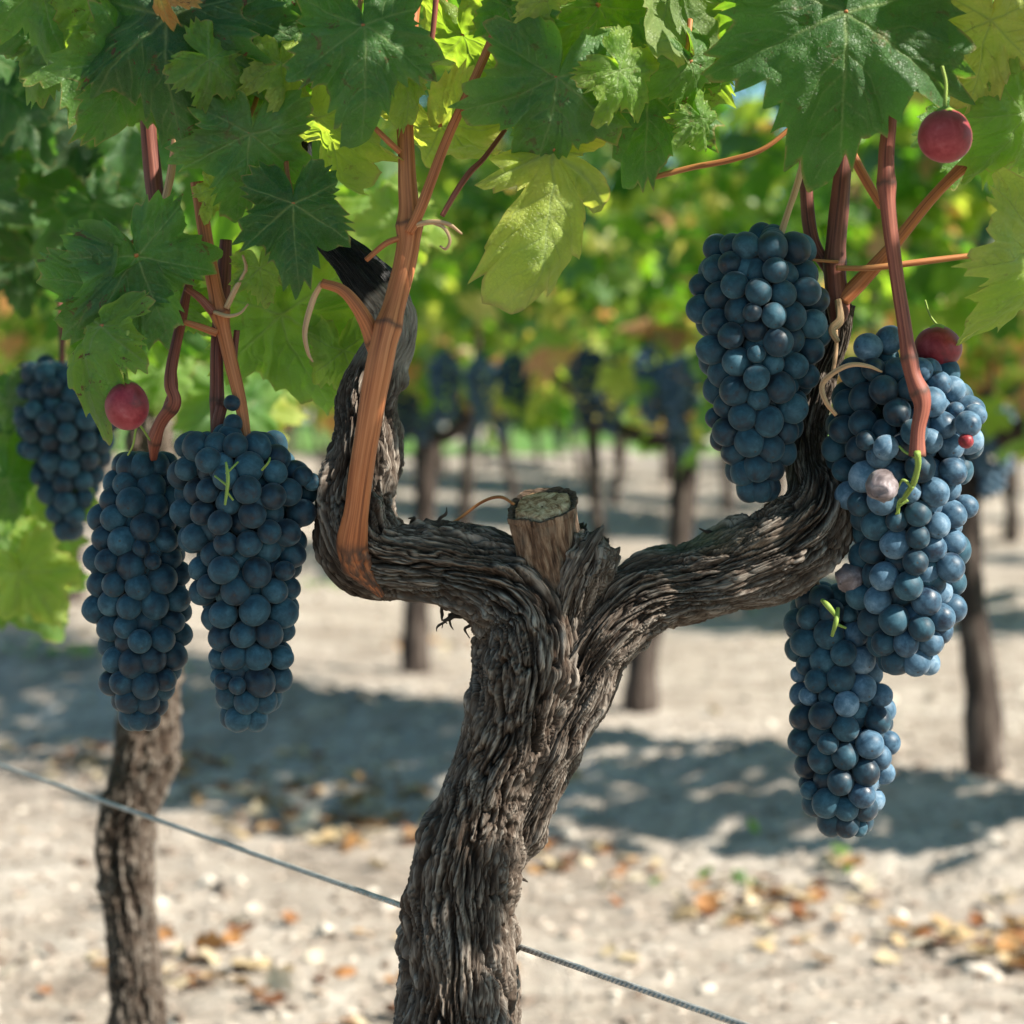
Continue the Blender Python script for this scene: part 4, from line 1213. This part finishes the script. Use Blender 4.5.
def bunch(profile, D, r0px, seed, label, stem, mat='berry', mats2=None, thick=.92, dens=1.0, extra=(), ymax_d=.045, stem_mat='cane_dark', pedicels=()):
    """hanging bunch with its own berries; stem: rows (px,py,r)"""
    r0 = RR(r0px, D)
    p, rad, core, f_cx = pack(profile, D, r0, seed, thick=thick, dens=dens, ymax_d=ymax_d)
    rng = np.random.default_rng(seed + 500)
    top = P(stem[-1][0], stem[-1][1], D)
    o = empty('grape_bunch', P(stem[0][0], stem[0][1], D), label, 'grape bunch', 'grape bunches hanging in focus')
    mats = [mat] * len(p)
    p = list(p); rad = list(rad)
    for (ex, ey, er, em, ed) in extra:
        p.append(P(ex, ey, D + ed)); rad.append(RR(er, D)); mats.append(em)
    p = np.array(p); rad = np.array(rad)
    if mats2:
        for i in range(len(p)):
            mats[i] = mats2(p[i], rng, mats[i])
    ne = len(extra)
    order = np.argsort(p[:, 1] - np.where(np.arange(len(p)) >= len(p) - ne, 1.0, 0))
    vis = order[:100]; rest = order[100:]
    for i in vis:
        lib = BM[mats[i]]
        mesh = lib[rng.integers(4)][0]
        g_ = bpy.data.objects.new('grape', mesh); COL.objects.link(g_); g_.parent = o
        outv = p[i] - np.array([f_cx(p[i][2]), D + .0, p[i][2] + .012])
        outv = outv / np.linalg.norm(outv) + rng.normal(size=3) * .35
        qt = (-Vector(outv)).to_track_quat('Z', 'Y')
        loc = Vector(p[i]) - o.location
        s = rad[i] / .0095
        g_.matrix_basis = Matrix.Translation(loc) @ qt.to_matrix().to_4x4() @ Matrix.Rotation(rng.uniform(0, 6), 4, 'Z') @ Matrix.Scale(s, 4)
    # hidden and rear berries as one mesh
    Vs, F4, F3, Sc, off = [], [], [], [], 0
    allp = [(p[i], rad[i]) for i in rest] + [(c, r0 * .95) for c in core]
    for c, r_ in allp:
        _, V, f4, f3, scar = BM[mat][rng.integers(4)]
        Vs.append(V * r_ + c); F4.append(f4 + off); F3.append(f3 + off); Sc.append(scar * 0); off += len(V)
    if Vs:
        rr_ = link('inner_grapes', make_mesh('inner_grapes', np.vstack(Vs), [np.vstack(F4), np.vstack(F3)], mats=[M[mat]], attrs={'scar': np.concatenate(Sc)}), o)
        rr_.matrix_parent_inverse = Matrix.Translation(-o.location)
        rr_['kind'] = 'stuff'
    # stalk
    pp = px_path(stem, D)
    V, a4, a3, q2, dd = tube(pp, 60, 14, lambda TH, SS, RD: (pn(np.stack([np.cos(TH).ravel() * 1.5, np.sin(TH).ravel() * 1.5, SS.ravel() * 120], 1)) * .25 * RD.ravel()).reshape(TH.shape))
    s_ = link('stalk', make_mesh('stalk', V, [a4, a3], mats=[M[stem_mat]], attrs={'bq': q2, 'bh': np.zeros(len(V))}), o)
    s_.matrix_parent_inverse = Matrix.Translation(-o.location)
    for pd in pedicels:
        V, a4, a3, q2, dd = tube(px_path(pd, D), 20, 8)
        s_ = link('pedicel', make_mesh('pedicel', V, [a4, a3], mats=[M['green_stem']], attrs={'bq': q2, 'bh': np.zeros(len(V))}), o)
        s_.matrix_parent_inverse = Matrix.Translation(-o.location)
    return o

BD = .002
bunch([(452, 118, 170), (475, 104, 186), (505, 90, 192), (540, 77, 194), (575, 76, 194), (610, 84, 196), (645, 94, 192), (680, 99, 184), (705, 112, 170), (730, 124, 152)], D0 + .022, 13.9, 1,
      'slender dark grape bunch on the left, tucked behind the widest left bunch', [(172, 372, 5), (172, 400, 6), (158, 428, 6), (154, 450, 4.5), (150, 500, 2.5), (145, 600, 2)], stem_mat='cane_red', thick=.8)
bunch([(432, 190, 268), (448, 168, 292), (475, 162, 312), (500, 168, 320), (530, 176, 318), (560, 184, 306), (600, 190, 302), (640, 200, 300), (675, 206, 296), (700, 212, 284), (730, 224, 264)], D0 - .006, 14, 2,
      'long blue grape bunch hanging left of the upright arm, in front of a slimmer one', [(222, 405, 6), (218, 425, 6), (222, 450, 4), (236, 520, 2.5), (244, 640, 2)],
      extra=[(232, 403, 8, 'berry', -.006), (233, 424, 9.5, 'berry', -.008), (303, 476, 10, 'berry', -.01), (312, 482, 9, 'berry', -.008)], stem_mat='cane_dark', dens=1.02,
      pedicels=[[(226, 462, 1.2, -.044), (228, 480, 2, -.046), (225, 505, 1.2, -.044)], [(226, 474, 1.4, -.045), (234, 466, 1, -.043), (238, 462, 1, -.04)], [(228, 486, 1.4, -.046), (220, 480, 1, -.044), (215, 476, 1, -.04)], [(227, 492, 1.2, -.045), (233, 500, 1.0, -.04)],
                [(262, 470, 1.3, -.036), (268, 463, 1.1, -.040), (270, 458, 1, -.036)]])
bunch([(234, 712, 800), (250, 700, 816), (272, 690, 830), (300, 688, 832), (330, 690, 830), (365, 696, 820), (400, 700, 816), (430, 706, 806), (460, 718, 792), (480, 728, 786), (502, 742, 774)], D0 - .010, 14.4, 3,
      'plump shaded grape bunch hanging above the right arm, highest of all bunches', [(812, 244, 4), (795, 246, 4), (780, 262, 3.5), (764, 330, 2.5), (760, 420, 2)], stem_mat='cane_dark', dens=1.05)
def sun_paled(p, rng, m):
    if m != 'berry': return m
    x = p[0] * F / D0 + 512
    return 'berry_pale' if rng.random() < np.clip((x - 860) / 70, .25, .95) else 'berry'  # sunlight put into the colour: pale skins likelier towards the right
bunch([(358, 850, 955), (380, 832, 966), (405, 822, 978), (425, 818, 986), (455, 822, 984), (490, 834, 974), (530, 846, 972), (570, 850, 972), (605, 846, 970), (635, 856, 956), (658, 872, 944), (674, 888, 930)], D0 - .012, 14.1, 4,
      'long grape bunch with skins painted paler on its sunlit right side, hanging beyond the right arm', [(917, 452, 3.5, -.062), (918, 466, 3, -.058), (913, 484, 3, -.050), (904, 498, 2.2, -.040), (898, 512, 1.8, -.028), (900, 600, 2, 0)],
      mat='berry', mats2=sun_paled, dens=1.0, extra=[(868, 347, 14, 'berry', -.014), (889, 340, 14, 'berry', -.006), (882, 486, 16, 'berry_dry', -.056), (968, 424, 13, 'berry_pale', -.035), (975, 415, 11, 'berry_pale', -.03), (966, 441, 7.5, 'berry_red', -.038), (850, 578, 16, 'berry_dry', .0)],
      stem_mat='green_stem', pedicels=[[(918, 470, 2, -.056), (916, 458, 2, -.056), (905, 452, 1.4, -.052), (899, 446, 1, -.05)], [(913, 488, 2, -.05), (903, 480, 1.4, -.05), (897, 490, 1, -.048)], [(908, 500, 1.6, -.046), (900, 506, 1.2, -.045), (896, 514, 1, -.04)]])
bunch([(584, 812, 846), (590, 806, 848), (610, 784, 868), (635, 778, 882), (665, 786, 888), (700, 788, 898), (735, 790, 900), (770, 792, 896), (800, 798, 886), (835, 826, 866)], D0 + .014, 13.9, 5,
      'lowest grape bunch at right, hanging under the arm beside the long pale bunch', [(812, 560, 2.5), (818, 585, 2.5), (832, 612, 2.5), (840, 640, 2), (845, 740, 2)], mat='berry', mats2=lambda p, rng, m: 'berry_pale' if rng.random() < np.clip(((p[0] * F / D0 + 512) - 830) / 60, .15, .9) else m, dens=1.02,  # skins paler to the right, standing in for sun
      stem_mat='tendril', pedicels=[[(838, 608, 2, -.036), (836, 622, 2.6, -.04), (832, 636, 1.6, -.036)], [(836, 616, 2, -.038), (828, 606, 3, -.04), (822, 600, 2, -.036)], [(836, 624, 1.6, -.038), (846, 628, 1.2, -.036)]])
bunch([(362, 18, 70), (385, 12, 100), (415, 10, 118), (445, 20, 114), (475, 30, 106), (505, 40, 98), (540, 58, 80)], 1.72, 11, 6,
      'blurred dark grape bunch behind the drying leaves at the far left', [(60, 300, 3), (62, 345, 3), (60, 420, 2)], mat='berry', dens=1.0)

# single red berries
def red_berry(px, py, r, D, lab, stem, el=1.0, tilt=0):
    o = empty('red_berry', P(px, py, D), lab, 'berry')
    V, f4, f3, scar = berry_mesh(int(px), 'berry_red', 48, 36, el)
    s = RR(r, D)
    me = make_mesh('red_fruit', V * s, [f4, f3], mats=[M['berry_red']], attrs={'scar': scar})
    f = bpy.data.objects.new('fruit', me); COL.objects.link(f); f.parent = o; f.rotation_euler = (R(12), R(tilt), 0)
    V, a4, a3, q2, dd = tube(px_path(stem, D), 30, 12)
    k = link('stalk', make_mesh('stalk', V, [a4, a3], mats=[M['green_stem']], attrs={'bq': q2, 'bh': np.zeros(len(V))}), o)
    k.matrix_parent_inverse = Matrix.Translation(-o.location)
    # calyx cap
    th = np.linspace(0, 2 * math.pi, 20, endpoint=False)
    c0 = P(stem[-1][0], stem[-1][1], D); ring = []
    for rr_, dz in ((.12, .10), (.25, .04), (.42 , -.10)):
        k_ = rr_ * (1 + .25 * np.cos(th * 5) * (rr_ > .3))
        ring.append(np.stack([k_ * np.cos(th), k_ * np.sin(th), 0 * th + dz], 1))
    V = np.vstack(ring) * s + np.array(P(px, py, D)) + np.array([0, 0, s * el * .985])
    k = link('calyx', make_mesh('calyx', V, grid_faces(3, 20), mats=[M['green_stem']], attrs={'bq': V, 'bh': np.zeros(len(V))}), o)
    k.matrix_parent_inverse = Matrix.Translation(-o.location)
red_berry(945, 136, 27, D0 - .095, 'bright red round berry half in sun at the upper right', [(942, 66, 1.8), (946, 85, 1.8), (944, 112, 2.2)])
red_berry(127, 406, 22, D0 - .05, 'dark red oval berry hanging under the left leaves', [(128, 330, 2), (124, 355, 2), (127, 386, 2.5)], 1.12)
red_berry(938, 348, 24, D0 - .01, 'pinkish red berry sitting on top of the pale right bunch', [(925, 300, 1), (930, 315, 1), (938, 326, 1.2)], .92)

# peduncles and shoots that carry the bunches (they belong to the vine)
cane([(192, 270, 4, .006), (180, 325, 5, .0), (172, 364, 5.5, -.008), (170, 385, 6.5, -.012), (174, 402, 6.5, -.012), (162, 420, 6, -.008), (155, 440, 6, 0), (153, 458, 4, .01)], 'cane_red', [(174, 400, .2), (155, 440, .2)], wob=.25)
cane([(150, 440, 1.5, -.01), (138, 425, 1.8, -.02), (133, 445, 1.6, -.02), (128, 455, 1.4, -.01)], 'green_stem', name='tendril')
cane([(893, 30, 6, -.05), (890, 112, 7, -.055), (886, 160, 8, -.056), (888, 205, 8, -.058), (896, 270, 7, -.060), (905, 330, 7, -.064), (912, 372, 8, -.066), (922, 402, 8, -.068), (918, 430, 7.5, -.068), (917, 456, 7, -.068)], 'cane_red', [(887, 205, .25), (911, 368, .2), (923, 404, .25), (917, 455, .25)])

# ------------------------------------------------------------------ trellis wire
kk = 672.0
def wpt(px):
    y = 765 + (1024 - 765) * px / 740.0
    D = kk / (y - 400)
    return P(px, y, D)
a = wpt(-60); b_ = wpt(820); dv = b_ - a
a2 = a - dv * 6; b2 = b_ + dv * .5
pp = np.array([[*(a2 * (1 - t) + b2 * t), .0016] for t in np.linspace(0, 1, 12)])
V, f4, f3, q_, dd = tube(pp, 700, 16)
wi = link('trellis_wire', make_mesh('trellis_wire', V, [f4, f3], mats=[M['wire']], attrs={'bq': q_}))
tag(wi, 'twisted grey trellis wire running slanted behind the main trunk', 'wire')
